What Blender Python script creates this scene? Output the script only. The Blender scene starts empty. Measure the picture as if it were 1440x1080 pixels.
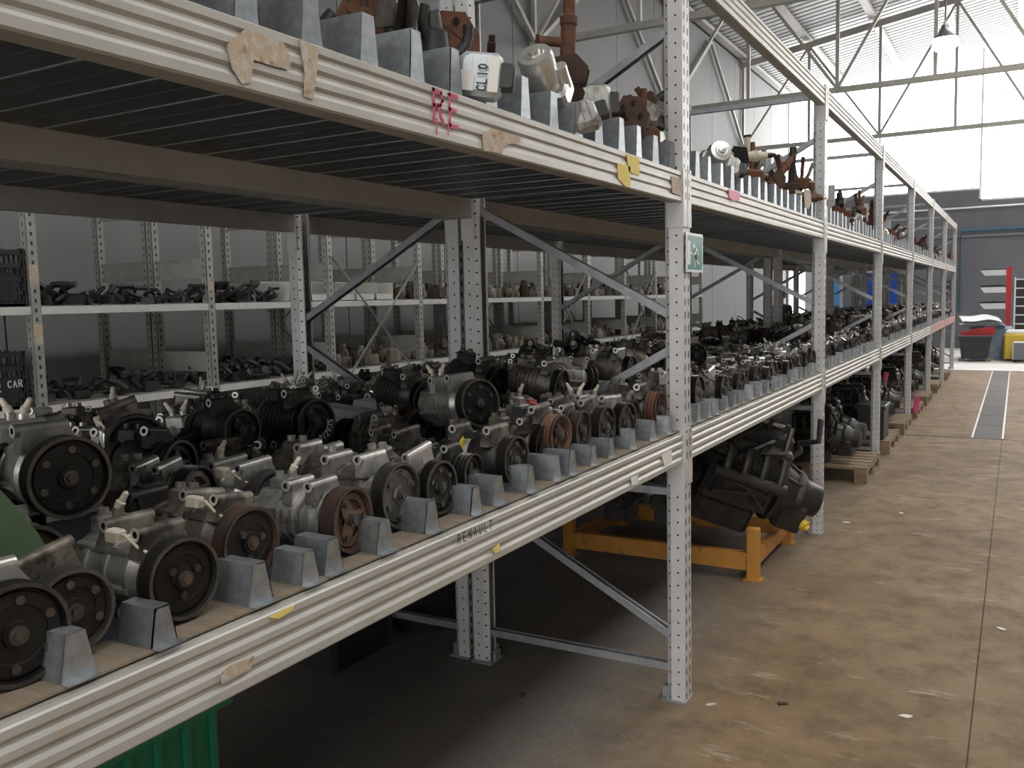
import bpy, math, random
from mathutils import Vector, Matrix
R_ = random.Random(7)
rad = math.radians
scene = bpy.context.scene
COL = scene.collection

# ------------------------------------------------------------------ camera
CAM_H, YAW, PITCH, ROLL, FPX = 1.5975, .5164, .0939, -.0228, 1253.77
CF = Vector((-math.sin(YAW)*math.cos(PITCH), math.cos(YAW)*math.cos(PITCH), -math.sin(PITCH)))
_r = Vector((math.cos(YAW), math.sin(YAW), 0)); _u = _r.cross(CF)
CR = _r*math.cos(ROLL)+_u*math.sin(ROLL); CU = _u*math.cos(ROLL)-_r*math.sin(ROLL)
CP = Vector((0, 0, CAM_H))
cd = bpy.data.cameras.new('camera'); cam = bpy.data.objects.new('camera', cd); COL.objects.link(cam)
cd.sensor_fit = 'HORIZONTAL'; cd.sensor_width = 36; cd.lens = FPX/1440*36
cd.clip_start = .05; cd.clip_end = 300
mw = Matrix.Identity(4)
for i in range(3):
    mw[i][0] = CR[i]; mw[i][1] = CU[i]; mw[i][2] = -CF[i]; mw[i][3] = CP[i]
cam.matrix_world = mw
scene.camera = cam
def ray(px, py): return CF+CR*((px-720)/FPX)-CU*((py-540)/FPX)
def atX(px, py, X): d = ray(px, py); return CP+d*(X/d.x)
def atY(px, py, Y): d = ray(px, py); return CP+d*(Y/d.y)
def atZ(px, py, Z): d = ray(px, py); return CP+d*((Z-CAM_H)/d.z)

# ------------------------------------------------------------------ light
w = bpy.data.worlds.new('world'); scene.world = w; w.use_nodes = True
bg = w.node_tree.nodes['Background']
bg.inputs[0].default_value = (1.0, .985, .955, 1); bg.inputs[1].default_value = 4.4
scene.view_settings.view_transform = 'Standard'; scene.view_settings.look = 'None'
scene.view_settings.gamma = 1; scene.view_settings.use_curve_mapping = False
scene.view_settings.exposure = 0.48

# ------------------------------------------------------------------ materials
MATS = {}
def _nt(name):
    m = bpy.data.materials.new(name); m.use_nodes = True
    return m, m.node_tree, m.node_tree.nodes['Principled BSDF']
def _math(nt, op, a, b=None, c=None):
    n = nt.nodes.new('ShaderNodeMath'); n.operation = op
    for i, v in enumerate((a, b, c)):
        if v is None: continue
        if isinstance(v, (int, float)): n.inputs[i].default_value = v
        else: nt.links.new(v, n.inputs[i])
    return n.outputs[0]
def _noise(nt, co, scale, detail=4, rough=.6, stretch=None):
    if stretch:
        mp = nt.nodes.new('ShaderNodeMapping'); mp.inputs['Scale'].default_value = stretch
        nt.links.new(co, mp.inputs[0]); co = mp.outputs[0]
    n = nt.nodes.new('ShaderNodeTexNoise'); n.inputs['Scale'].default_value = scale
    n.inputs['Detail'].default_value = detail; n.inputs['Roughness'].default_value = rough
    nt.links.new(co, n.inputs['Vector']); return n.outputs[0]
def _ramp(nt, f, lo, hi):
    n = nt.nodes.new('ShaderNodeMapRange'); n.inputs[1].default_value = lo; n.inputs[2].default_value = hi
    nt.links.new(f, n.inputs[0]); return n.outputs[0]
def _mix(nt, f, a, b, mode='MIX'):
    n = nt.nodes.new('ShaderNodeMix'); n.data_type = 'RGBA'; n.blend_type = mode
    if isinstance(f, (int, float)): n.inputs[0].default_value = f
    else: nt.links.new(f, n.inputs[0])
    for i, v in ((6, a), (7, b)):
        if isinstance(v, tuple): n.inputs[i].default_value = (*v[:3], 1)
        else: nt.links.new(v, n.inputs[i])
    return n.outputs[2]
def mat(name, c1, c2=None, scale=18, lo=.35, hi=.7, rough=.5, metal=0., bump=0., rnd=0., c3=None, s3=4, lo3=.55, hi3=.7, stretch=None, bscale=None):
    if name in MATS: return MATS[name]
    m, nt, b = _nt(name)
    tc = nt.nodes.new('ShaderNodeTexCoord'); co = tc.outputs['Object']
    col = None
    if c2:
        nz = _noise(nt, co, scale, stretch=stretch); col = _mix(nt, _ramp(nt, nz, lo, hi), c1, c2)
    if c3:
        nz3 = _noise(nt, co, s3, 6, .65); col = _mix(nt, _ramp(nt, nz3, lo3, hi3), col if col else c1, c3)
    if rnd:
        oi = nt.nodes.new('ShaderNodeObjectInfo')
        v = _math(nt, 'MULTIPLY_ADD', oi.outputs['Random'], 2*rnd, 1-rnd)
        cb = nt.nodes.new('ShaderNodeCombineColor')
        for i in range(3): nt.links.new(v, cb.inputs[i])
        col = _mix(nt, 1., col if col else c1, cb.outputs[0], 'MULTIPLY')
    if col: nt.links.new(col, b.inputs['Base Color'])
    else: b.inputs['Base Color'].default_value = (*c1, 1)
    b.inputs['Roughness'].default_value = rough; b.inputs['Metallic'].default_value = metal
    if bump:
        bp = nt.nodes.new('ShaderNodeBump'); bp.inputs['Strength'].default_value = bump; bp.inputs['Distance'].default_value = .004
        nt.links.new(_noise(nt, co, bscale or scale*3), bp.inputs['Height']); nt.links.new(bp.outputs[0], b.inputs['Normal'])
    MATS[name] = m; return m
def emit(name, c, s):
    m, nt, b = _nt(name); b.inputs['Base Color'].default_value = (*c, 1)
    b.inputs['Emission Color'].default_value = (*c, 1); b.inputs['Emission Strength'].default_value = s
    MATS[name] = m; return m
mat('galv', (.30, .33, .35), (.44, .47, .49), 45, rough=.42, metal=.75, rnd=.12, c3=(.22, .20, .17), s3=9, lo3=.6, hi3=.8)
mat('galv_dark', (.085, .10, .118), (.125, .14, .16), 12, rough=.45, metal=.6, rnd=.1)
mat('beam', (.49, .475, .44), (.41, .40, .37), 6, rough=.42, metal=.15, c3=(.44, .33, .20), s3=5.5, lo3=.62, hi3=.78, bump=.03)
mat('brace', (.30, .31, .33), (.40, .41, .43), 20, rough=.4, metal=.6)
mat('tape', (.50, .47, .41), (.46, .36, .25), 55, lo=.42, hi=.52, rough=.7, c3=(.33, .21, .12), s3=45, lo3=.58, hi3=.64)
mat('yellow_paper', (.75, .58, .12), (.82, .66, .2), 40, rough=.7)
mat('white_paper', (.75, .73, .68), rough=.7)
mat('red_paint', (.55, .03, .10), (.62, .08, .16), 90, rough=.6)
mat('ink', (.03, .03, .035), rough=.7)
mat('chalk', (.8, .8, .78), rough=.8)
mat('sign_green', (.0, .19, .15), (.0, .22, .175), 5, rough=.35)
mat('sign_white', (.8, .82, .8), rough=.4)
mat('wood_board', (.19, .15, .105), (.27, .22, .16), 8, rough=.8, stretch=(1, 8, 1), bump=.05)
mat('pallet_wood', (.20, .14, .085), (.30, .22, .14), 10, rough=.85, stretch=(1, 6, 6), bump=.08, rnd=.15)
# machinery
mat('alu', (.52, .51, .49), (.33, .32, .30), 22, rough=.36, metal=.65, bump=.15, rnd=.3, c3=(.10, .08, .06), s3=16, lo3=.52, hi3=.72)
mat('alu_dirty', (.27, .25, .22), (.14, .12, .095), 20, rough=.55, metal=.6, bump=.2, rnd=.3, c3=(.04, .033, .027), s3=14, lo3=.45, hi3=.65)
mat('alu_bright', (.74, .73, .71), (.55, .54, .52), 14, rough=.3, metal=.7, bump=.1, rnd=.15, c3=(.16, .13, .10), s3=12, lo3=.6, hi3=.78)
mat('iron', (.055, .052, .05), (.028, .027, .026), 24, rough=.5, metal=.5, bump=.2, rnd=.3)
mat('black_steel', (.020, .020, .021), (.035, .033, .031), 16, rough=.38, metal=.55, bump=.06, rnd=.25)
mat('rim_steel', (.09, .085, .08), (.16, .15, .14), 30, rough=.38, metal=.8, rnd=.25)
mat('engine_dark', (.035, .034, .033), (.06, .057, .052), 14, rough=.5, metal=.4, bump=.3, rnd=.25, c3=(.10, .095, .085), s3=9, lo3=.58, hi3=.7)
mat('rust', (.165, .07, .036), (.085, .043, .027), 22, rough=.8, metal=.15, bump=.3, rnd=.2, c3=(.24, .13, .07), s3=9)
mat('rust_dark', (.085, .045, .03), (.05, .033, .025), 20, rough=.7, metal=.3, bump=.3, rnd=.25)
mat('machined', (.72, .71, .69), rough=.35, metal=.6)
mat('plug_cream', (.62, .57, .46), (.5, .45, .36), 30, rough=.6, rnd=.15)
mat('rubber', (.014, .014, .015), (.024, .024, .024), 20, rough=.6)
mat('wire_red', (.4, .03, .03), rough=.5)
mat('plastic_black', (.018, .019, .021), (.028, .029, .031), 10, rough=.45)
mat('copper', (.19, .12, .075), (.11, .075, .05), 30, rough=.5, metal=.6)
mat('yellow_band', (.62, .46, .05), (.7, .55, .1), 30, rough=.5)
mat('white_band', (.6, .6, .58), rough=.5)
mat('yellow_plastic', (.70, .50, .04), rough=.4)
mat('orange_paint', (.52, .24, .035), (.42, .18, .03), 9, rough=.55, c3=(.14, .07, .03), s3=12, lo3=.58, hi3=.72, bump=.06)
mat('green_plastic', (.010, .17, .085), (.012, .20, .10), 6, rough=.38)
mat('green_cloth', (.045, .082, .032), (.028, .054, .021), 7, rough=.85, bump=.25, bscale=60)
mat('blue_paint', (.02, .10, .55), (.02, .085, .45), 6, rough=.4)
mat('blue_light', (.10, .36, .70), rough=.4)
mat('red_plastic', (.55, .02, .03), (.48, .02, .03), 5, rough=.4)
mat('pink', (.65, .06, .22), rough=.5)
mat('car_silver', (.50, .54, .56), (.44, .48, .5), 3, rough=.35, metal=.3)
mat('car_blue', (.18, .25, .32), (.25, .32, .38), 6, rough=.5)
mat('white_steel', (.72, .73, .74), (.66, .67, .68), 8, rough=.45)
mat('grey_steel', (.17, .18, .20), rough=.5)
mat('skin', (.42, .24, .16), rough=.6)
mat('hair', (.02, .015, .012), rough=.7)
mat('shirt', (.035, .036, .045), (.05, .04, .042), 8, rough=.9)
mat('jeans', (.03, .04, .07), rough=.9)
mat('tan_cast', (.21, .18, .14), (.13, .11, .085), 20, rough=.7, rnd=.25)
mat('cardboard', (.40, .29, .18), (.34, .25, .15), 12, rough=.85, rnd=.2)
mat('shelf_steel', (.40, .40, .37), (.32, .32, .30), 12, rough=.5, metal=.4)
mat('beam_red', (.42, .17, .16), (.5, .26, .23), 5, rough=.5)
mat('shelf_white', (.60, .60, .57), (.54, .54, .5), 10, rough=.6)
mat('roof_sheet', (.46, .47, .48), (.40, .41, .42), 1.5, rough=.5, metal=.2)
mat('roof_steel', (.50, .49, .45), (.42, .41, .38), 4, rough=.5, metal=.2)
mat('wall_panel', (.215, .216, .222), (.195, .197, .203), .8, rough=.6)
mat('wall_far', (.155, .16, .175), (.13, .135, .15), 1.1, rough=.7)
mat('pipe_blue', (.03, .14, .2), rough=.4)
mat('grate', (.075, .065, .065), (.12, .108, .105), 3, rough=.75, metal=.1, stretch=(1, 30, 1), rnd=.15)
emit('window_glow', (1.0, .99, .97), 5.0)
emit('lamp_glow', (1.0, .93, .75), 30)

def post_material():
    m, nt, b = _nt('post_steel')
    tc = nt.nodes.new('ShaderNodeTexCoord'); co = tc.outputs['Object']
    sx = nt.nodes.new('ShaderNodeSeparateXYZ'); nt.links.new(co, sx.inputs[0])
    x, y, z = sx.outputs
    nn = nt.nodes.new('ShaderNodeSeparateXYZ'); nt.links.new(tc.outputs['Normal'], nn.inputs[0])
    ny = _math(nt, 'GREATER_THAN', _math(nt, 'ABSOLUTE', nn.outputs[1]), .5)
    nx = _math(nt, 'GREATER_THAN', nn.outputs[0], .7)
    def dot(x0, off):
        dz = _math(nt, 'SUBTRACT', _math(nt, 'MODULO', _math(nt, 'ADD', z, off), .05), .025)
        dx = _math(nt, 'SUBTRACT', x, x0)
        d = _math(nt, 'ADD', _math(nt, 'MULTIPLY', dz, dz), _math(nt, 'MULTIPLY', dx, dx))
        return _math(nt, 'MULTIPLY', _math(nt, 'LESS_THAN', d, .0042**2), ny)
    def slot(y0, off):
        dz = _math(nt, 'ABSOLUTE', _math(nt, 'SUBTRACT', _math(nt, 'MODULO', _math(nt, 'ADD', z, off), .05), .025))
        dy = _math(nt, 'ABSOLUTE', _math(nt, 'SUBTRACT', y, y0))
        return _math(nt, 'MULTIPLY', _math(nt, 'MULTIPLY', _math(nt, 'LESS_THAN', dz, .013), _math(nt, 'LESS_THAN', dy, .006)), nx)
    h = _math(nt, 'MAXIMUM', dot(-.026, 0), dot(-.062, .008))
    h = _math(nt, 'MAXIMUM', h, _math(nt, 'MAXIMUM', slot(.02, 0), slot(.06, 0)))
    nz = _noise(nt, co, 7, 6, .6)
    col = _mix(nt, _ramp(nt, nz, .4, .7), (.60, .60, .60), (.50, .50, .50))
    rn = _noise(nt, co, 26, 6, .7, (1, 1, .25))
    edge = _math(nt, 'MULTIPLY', _math(nt, 'MULTIPLY', _ramp(nt, rn, .5, .62), nx), .75)
    col = _mix(nt, edge, col, (.46, .38, .27))
    col = _mix(nt, h, col, (.012, .012, .013))
    nt.links.new(col, b.inputs['Base Color']); b.inputs['Roughness'].default_value = .45; b.inputs['Metallic'].default_value = .2
    MATS['post'] = m
post_material()
def floor_material():
    m, nt, b = _nt('concrete_floor')
    tc = nt.nodes.new('ShaderNodeTexCoord'); co = tc.outputs['Object']
    a = _noise(nt, co, .9, 8, .62); c = _noise(nt, co, 5, 8, .7); sp = _noise(nt, co, 75, 4, .7)
    scr = _noise(nt, co, 2.6, 9, .75, (1, 3.2, 1)); st = _noise(nt, co, .45, 6, .6)
    col = _mix(nt, _ramp(nt, a, .38, .62), (.19, .122, .06), (.30, .205, .112))
    col = _mix(nt, _ramp(nt, c, .42, .7), col, (.13, .085, .047))
    col = _mix(nt, _math(nt, 'MULTIPLY', _ramp(nt, st, .5, .72), .6), col, (.13, .09, .052))
    col = _mix(nt, _math(nt, 'MULTIPLY', _ramp(nt, scr, .58, .68), .7), col, (.46, .38, .28))
    col = _mix(nt, _math(nt, 'MULTIPLY', _ramp(nt, sp, .62, .72), .55), col, (.42, .37, .3))
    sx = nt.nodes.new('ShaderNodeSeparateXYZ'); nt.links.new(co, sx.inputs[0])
    zone = _ramp(nt, _math(nt, 'ADD', _math(nt, 'MULTIPLY', sx.outputs[0], -1.), _math(nt, 'MULTIPLY', a, .9)), 1.35, 2.0)  # grey grime under the rack, with some of the shade there painted in
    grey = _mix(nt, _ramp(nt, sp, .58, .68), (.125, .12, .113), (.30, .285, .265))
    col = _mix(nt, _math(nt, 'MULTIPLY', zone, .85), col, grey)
    nt.links.new(col, b.inputs['Base Color'])
    nt.links.new(_ramp(nt, c, .2, .9), b.inputs['Roughness'])
    bp = nt.nodes.new('ShaderNodeBump'); bp.inputs['Strength'].default_value = .25; bp.inputs['Distance'].default_value = .004
    nt.links.new(sp, bp.inputs['Height']); nt.links.new(bp.outputs[0], b.inputs['Normal'])
    mr = [n for n in nt.nodes if n.type == 'MAP_RANGE'][-1]
    mr.inputs[3].default_value = .6; mr.inputs[4].default_value = .85; b.inputs['Specular IOR Level'].default_value = .3
    MATS['floor'] = m
floor_material()
mat('joint', (.085, .065, .045), (.12, .09, .06), 9, rough=.9)
mat('slab_sunlit', (.62, .61, .58), (.52, .51, .48), 1.2, rough=.5)  # far slab made paler: daylight on the floor put into its colour

# ------------------------------------------------------------------ mesh builder
class MB:
    def __init__(s): s.v = []; s.f = []; s.mi = []; s.mats = []; s.M = None
    def _m(s, name):
        if name not in s.mats: s.mats.append(name)
        return s.mats.index(name)
    def add(s, vs, fs, mt):
        o = len(s.v); k = s._m(mt)
        if s.M is not None: vs = [s.M @ Vector(p) for p in vs]
        s.v += [tuple(p) for p in vs]
        for f in fs: s.f.append(tuple(i+o for i in f)); s.mi.append(k)
        return s
    def bx(s, x0, x1, y0, y1, z0, z1, mt):
        return s.add([(x0, y0, z0), (x1, y0, z0), (x1, y1, z0), (x0, y1, z0), (x0, y0, z1), (x1, y0, z1), (x1, y1, z1), (x0, y1, z1)],
                     [(3, 2, 1, 0), (4, 5, 6, 7), (0, 1, 5, 4), (1, 2, 6, 5), (2, 3, 7, 6), (3, 0, 4, 7)], mt)
    def cbx(s, x0, x1, y0, y1, z0, z1, c, mt):     # box with chamfered vertical and top edges
        P = lambda d: [(x0+c+d, y0+d), (x1-c-d, y0+d), (x1-d, y0+c+d), (x1-d, y1-c-d), (x1-c-d, y1-d), (x0+c+d, y1-d), (x0+d, y1-c-d), (x0+d, y0+c+d)]
        a, b_ = P(0), P(c*.8); vs = [(x, y, z0) for x, y in a]+[(x, y, z1-c) for x, y in a]+[(x, y, z1) for x, y in b_]
        fs = [tuple(range(7, -1, -1)), tuple(range(16, 24))]
        for k in (0, 8):
            for i in range(8): j = (i+1) % 8; fs.append((k+i, k+j, k+8+j, k+8+i))
        return s.add(vs, fs, mt)
    @staticmethod
    def frame(d):
        d = Vector(d).normalized(); a = Vector((0, 0, 1)) if abs(d.z) < .9 else Vector((1, 0, 0))
        u = a.cross(d).normalized(); return d, u, d.cross(u)
    def lathe(s, p0, d, prof, mt, n=20, caps=True):   # prof: (along, radius[, mat])
        p0 = Vector(p0); d, u, w_ = s.frame(d); vs = []
        for q in prof:
            for i in range(n):
                a = 2*math.pi*i/n; vs.append(p0+d*q[0]+(u*math.cos(a)+w_*math.sin(a))*q[1])
        base = len(prof)
        groups = {}
        for k in range(base-1):
            m_ = prof[k+1][2] if len(prof[k+1]) > 2 else mt
            for i in range(n):
                j = (i+1) % n; groups.setdefault(m_, []).append((k*n+i, k*n+j, (k+1)*n+j, (k+1)*n+i))
        if caps:
            if prof[0][1] > 1e-5: groups.setdefault(mt, []).append(tuple(range(n-1, -1, -1)))
            if prof[-1][1] > 1e-5: groups.setdefault(prof[-1][2] if len(prof[-1]) > 2 else mt, []).append(tuple(range((base-1)*n, base*n)))
        first = True; o = len(s.v)
        if s.M is not None: vs = [s.M @ p for p in vs]
        s.v += [tuple(p) for p in vs]
        for m_, fs in groups.items():
            k = s._m(m_)
            for f in fs: s.f.append(tuple(i+o for i in f)); s.mi.append(k)
        return s
    def cyl(s, p0, p1, r, mt, n=12, r1=None):
        d = Vector(p1)-Vector(p0); return s.lathe(p0, d, [(0, r), (d.length, r if r1 is None else r1)], mt, n)
    def pipe(s, p0, p1, r, ri, mt, mt2=None, n=14):   # hollow tube with ring ends
        d = Vector(p1)-Vector(p0); L = d.length; m2 = mt2 or mt
        return s.lathe(p0, d, [(L*.5, ri, 'black_steel'), (.0, ri, 'black_steel'), (0, r, m2), (L, r, mt), (L, ri, m2), (L*.5, ri, 'black_steel')], mt, n, False)
    def tube(s, pts, r, mt, n=7):
        pts = [Vector(p) for p in pts]; vs = []; u = None
        for k, p in enumerate(pts):
            d = (pts[min(k+1, len(pts)-1)]-pts[max(k-1, 0)]).normalized()
            if u is None: _, u, _2 = s.frame(d)
            u = (u-d*u.dot(d)).normalized(); w_ = d.cross(u)
            for i in range(n): a = 2*math.pi*i/n; vs.append(p+(u*math.cos(a)+w_*math.sin(a))*r)
        fs = [tuple(range(n-1, -1, -1)), tuple(range((len(pts)-1)*n, len(pts)*n))]
        for k in range(len(pts)-1):
            for i in range(n): j = (i+1) % n; fs.append((k*n+i, k*n+j, (k+1)*n+j, (k+1)*n+i))
        return s.add(vs, fs, mt)
    def prism(s, poly, o, u, v, w_, L, mt):     # polygon in (u,v) extruded along w_
        o, u, v, w_ = Vector(o), Vector(u), Vector(v), Vector(w_); n = len(poly)
        vs = [o+u*a+v*b for a, b in poly]; vs += [p+w_*L for p in vs]
        fs = [tuple(range(n-1, -1, -1)), tuple(range(n, 2*n))]+[(i, (i+1) % n, n+(i+1) % n, n+i) for i in range(n)]
        if u.cross(v).dot(w_) < 0: fs = [f[::-1] for f in fs]
        return s.add(vs, fs, mt)
    def bar(s, p0, p1, w_, h, mt, up=(0, 0, 1)):
        p0, p1 = Vector(p0), Vector(p1); d = (p1-p0); L = d.length; d = d/L; a = Vector(up).cross(d)
        if a.length < 1e-4: a = Vector((1, 0, 0))
        a.normalize(); b_ = d.cross(a)
        return s.prism([(-w_/2, -h/2), (w_/2, -h/2), (w_/2, h/2), (-w_/2, h/2)], p0, a, b_, d, L, mt)
    def channel(s, p0, p1, w_, h, mt, up=(0, 0, 1), t=.004):
        p0, p1 = Vector(p0), Vector(p1); d = (p1-p0); L = d.length; d = d/L; a = Vector(up).cross(d)
        if a.length < 1e-4: a = Vector((0, 1, 0))
        a.normalize(); b_ = d.cross(a)
        return s.prism([(-w_/2, -h/2), (w_/2, -h/2), (w_/2, -h/2+t), (-w_/2+t, -h/2+t), (-w_/2+t, h/2-t), (w_/2, h/2-t), (w_/2, h/2), (-w_/2, h/2)], p0, a, b_, d, L, mt)
    def strokes(s, text, o, u, v, H, wd, mt, adv=.85, jit=0.):
        o, u, v = Vector(o), Vector(u).normalized(), Vector(v).normalized(); nrm = u.cross(v); x = 0
        for ch in text:
            for pl in FONT.get(ch, []):
                for (a, b_), (c, d_) in zip(pl[:-1], pl[1:]):
                    p = o+u*((x+a*.62)*H)+v*(b_*H); q = o+u*((x+c*.62)*H)+v*(d_*H)
                    e = (q-p)
                    if e.length < 1e-6: continue
                    e.normalize(); sd = nrm.cross(e)*wd/2; p = p-e*wd*.4; q = q+e*wd*.4
                    s.add([p-sd, q-sd, q+sd, p+sd], [(0, 1, 2, 3)], mt)
            x += adv
        return s
    def mesh(s, name, smooth=True):
        me = bpy.data.meshes.new(name); me.from_pydata(s.v, [], s.f)
        for m_ in s.mats: me.materials.append(MATS[m_])
        me.polygons.foreach_set('material_index', s.mi)
        if smooth:
            me.polygons.foreach_set('use_smooth', [True]*len(s.f)); me.update(); me.set_sharp_from_angle(angle=rad(38))
        me.update(); return me
FONT = {'R': [[(0, 0), (0, 1), (.7, .95), (.8, .72), (.6, .55), (0, .5)], [(.35, .5), (.85, 0)]], 'E': [[(.8, 1), (0, 1), (0, 0), (.8, 0)], [(0, .52), (.6, .52)]],
 'N': [[(0, 0), (0, 1), (.8, 0), (.8, 1)]], 'A': [[(0, 0), (.4, 1), (.8, 0)], [(.18, .4), (.62, .4)]], 'U': [[(0, 1), (0, .15), (.3, 0), (.6, .1), (.75, .3), (.75, 1)]],
 'L': [[(0, 1), (0, 0), (.7, 0)]], 'T': [[(0, 1), (.9, 1)], [(.45, 1), (.45, 0)]], 'S': [[(.8, .9), (.4, 1), (.05, .8), (.2, .55), (.7, .4), (.75, .15), (.4, 0), (0, .12)]],
 'M': [[(0, 0), (.05, 1), (.4, .4), (.75, 1), (.8, 0)]], 'C': [[(.8, .85), (.4, 1), (.05, .75), (.05, .25), (.4, 0), (.8, .15)]], 'I': [[(.4, 0), (.4, 1)]],
 'O': [[(.4, 0), (.05, .3), (.05, .7), (.4, 1), (.75, .7), (.75, .3), (.4, 0)]], 'D': [[(0, 0), (0, 1), (.5, .9), (.75, .5), (.5, .1), (0, 0)]],
 '3': [[(0, .95), (.6, 1), (.4, .55), (.7, .3), (.4, 0), (0, .08)]], '5': [[(.7, 1), (.1, 1), (.05, .55), (.6, .5), (.6, .1), (0, 0)]], '1': [[(.4, 0), (.4, 1)]], '0': [[(.4, 0), (.05, .5), (.4, 1), (.75, .5), (.4, 0)]],
 '2': [[(.05, .8), (.4, 1), (.7, .7), (0, 0), (.75, 0)]], 'G': [[(.8, .85), (.4, 1), (.05, .6), (.2, .05), (.7, .1), (.7, .45), (.45, .45)]], 'K': [[(0, 0), (0, 1)], [(.7, 1), (0, .45), (.75, 0)]]}

def obj(name, me, parent=None, loc=(0, 0, 0), rot=(0, 0, 0)):
    if isinstance(me, MB): me = me.mesh(name)
    o = bpy.data.objects.new(name, me); COL.objects.link(o)
    o.parent = parent; o.location = loc; o.rotation_euler = rot; return o
def tag(o, label, cat, group=None, kind=None):
    if label: o['label'] = label
    if cat: o['category'] = cat
    if group: o['group'] = group
    if kind: o['kind'] = kind
    return o
def thing(name, label, cat, loc=(0, 0, 0), rot=(0, 0, 0), group=None):
    o = bpy.data.objects.new(name, None); COL.objects.link(o); o.empty_display_size = .1
    o.location = loc; o.rotation_euler = rot; return tag(o, label, cat, group)
def struct(name, me, loc=(0, 0, 0)):
    o = obj(name, me, None, loc); o['kind'] = 'structure'; return o
KIDS = {}
def kids(o):
    if o.name not in KIDS: KIDS[o.name] = [(c, kids(c)) for c in o.children]
    return KIDS[o.name]
def dup(root, loc, rot, label=None, group=None, sc=1.):
    def cp(o, par):
        c = o.copy(); COL.objects.link(c); c.parent = par
        for k, _ in kids(o): cp(k, c)
        return c
    r = cp(root, None); r.location = loc; r.rotation_euler = rot; r.scale = (sc, sc, sc)
    if label: r['label'] = label
    if group: r['group'] = group
    return r

def settle(root, z, always=True):
    M_ = Matrix.LocRotScale(root.location, root.rotation_euler, root.scale)
    lo = min((M_ @ Vector(q)).z for c in root.children if c.type == 'MESH' for q in c.bound_box)
    if always or lo < z: root.location.z += z-lo
# ------------------------------------------------------------------ setting
WX, FY, EAVE, SL = -6.0, 27.2, 7.15, .155
rz = lambda x: EAVE+SL*(x-WX)
fl = MB(); fl.bx(-9, 14, -9, 34, -.2, -.006, 'joint'); floor = struct('floor', fl)
XJ = -.11; YD = 10.72; YP = 19.72
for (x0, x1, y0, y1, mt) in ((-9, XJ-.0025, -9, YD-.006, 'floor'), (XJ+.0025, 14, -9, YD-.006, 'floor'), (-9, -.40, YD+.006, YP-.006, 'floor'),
                              (-.10, 14, YD+.006, 14.9, 'floor'), (-.10, 14, 14.91, YP-.006, 'floor'), (-9, 14, YP+.006, 34, 'slab_sunlit')):
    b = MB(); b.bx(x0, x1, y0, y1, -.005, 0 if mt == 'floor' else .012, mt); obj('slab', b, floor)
dr = MB()
dr.bx(-.405, -.385, YD+.05, YP-.05, -.05, .004, 'beam'); dr.bx(-.115, -.095, YD+.05, YP-.05, -.05, .004, 'beam'); dr.bx(-1.2, -.08, YD-.0, YD+.05, -.05, .003, 'grate')
ch = struct('trim_1', dr)
y = YD+.06
while y < YP-.3:
    L = R_.choice((.95, 1.0, 1.1)); b = MB(); b.bx(-.383, -.117, y, min(y+L-.015, YP-.06), -.03, .002, 'grate'); obj('grate_plate', b, ch); y += L
# left wall: grey panels
wl = MB(); wl.bx(WX-.3, WX-.06, -9, FY, 0, EAVE+.2, 'wall_far'); wall = struct('wall_left', wl)
y = -9.
while y < FY:
    b = MB(); b.bx(WX-.06, WX, y+.006, min(y+1.79, FY), 0, 3.4, 'wall_panel'); obj('panel', b, wall)
    b = MB(); b.bx(WX-.06, WX, y+.006, min(y+1.79, FY), 3.41, EAVE+.05, 'wall_panel'); obj('panel', b, wall); y += 1.8
# far wall with door openings and high glazing
wf = MB(); T = .25
for (x0, x1, z0, z1) in ((-6.3, -5.95, 0, 4.25), (-5.95, -4.9, 2.45, 4.25), (-4.9, -.98, 0, 4.25), (-.98, 14, 0, 3.95)):
    wf.bx(x0, x1, FY, FY+T, z0, z1, 'wall_far')
wallf = struct('wall_far', wf)
b = MB(); b.bx(-4.9, 14, FY-.05, FY, 3.0, 3.06, 'grey_steel'); obj('ledge', b, wallf)
b = MB(); b.tube([(-1.38, FY-.06, 1.0), (-1.38, FY-.06, 3.18), (8, FY-.06, 3.18)], .03, 'pipe_blue'); obj('air_pipe', b, wallf)
b = MB(); b.tube([(-6, FY-.05, 3.78), (14, FY-.05, 3.78)], .025, 'white_steel'); obj('conduit', b, wallf)
b = MB(); b.bx(-1.75, -1.62, FY-.08, FY, 1.5, 1.85, 'plastic_black'); b.bx(-1.73, -1.64, FY-.09, FY-.08, 1.72, 1.8, 'grey_steel'); b.bx(-1.73, -1.64, FY-.09, FY-.08, 1.55, 1.63, 'grey_steel'); obj('switch_box', b, wallf)
n_ = 1
for (x0, x1, z0) in ((-6, -3.5, 4.25), (-3.5, -.98, 4.25), (-.98, 1.5, 3.95), (1.5, 4, 3.95), (4, 9, 3.95)):
    g = MB(); g.prism([(x0+.03, z0+.03), (x1-.03, z0+.03), (x1-.03, rz(x1)-.1), (x0+.03, rz(x0)-.1)], (0, FY+.1, 0), (1, 0, 0), (0, 0, 1), (0, 1, 0), .03, 'window_glow')
    o = struct('window_%d' % n_, g); n_ += 1
    fr = MB(); fr.bx(x0, x0+.05, FY+.02, FY+.1, z0, rz(x0), 'white_steel'); fr.bx(x0, x1, FY+.02, FY+.1, z0, z0+.05, 'white_steel'); obj('window_frame', fr, o)
dd = MB(); dd.bx(-5.45, -5.10, FY-.06, FY-.02, 0, 2.4, 'white_steel')
for i in range(9): dd.bx(-5.45+i*.04, -5.43+i*.04, FY-.075, FY-.06, 0, 2.4, 'white_steel')
struct('door_1', dd)
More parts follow.
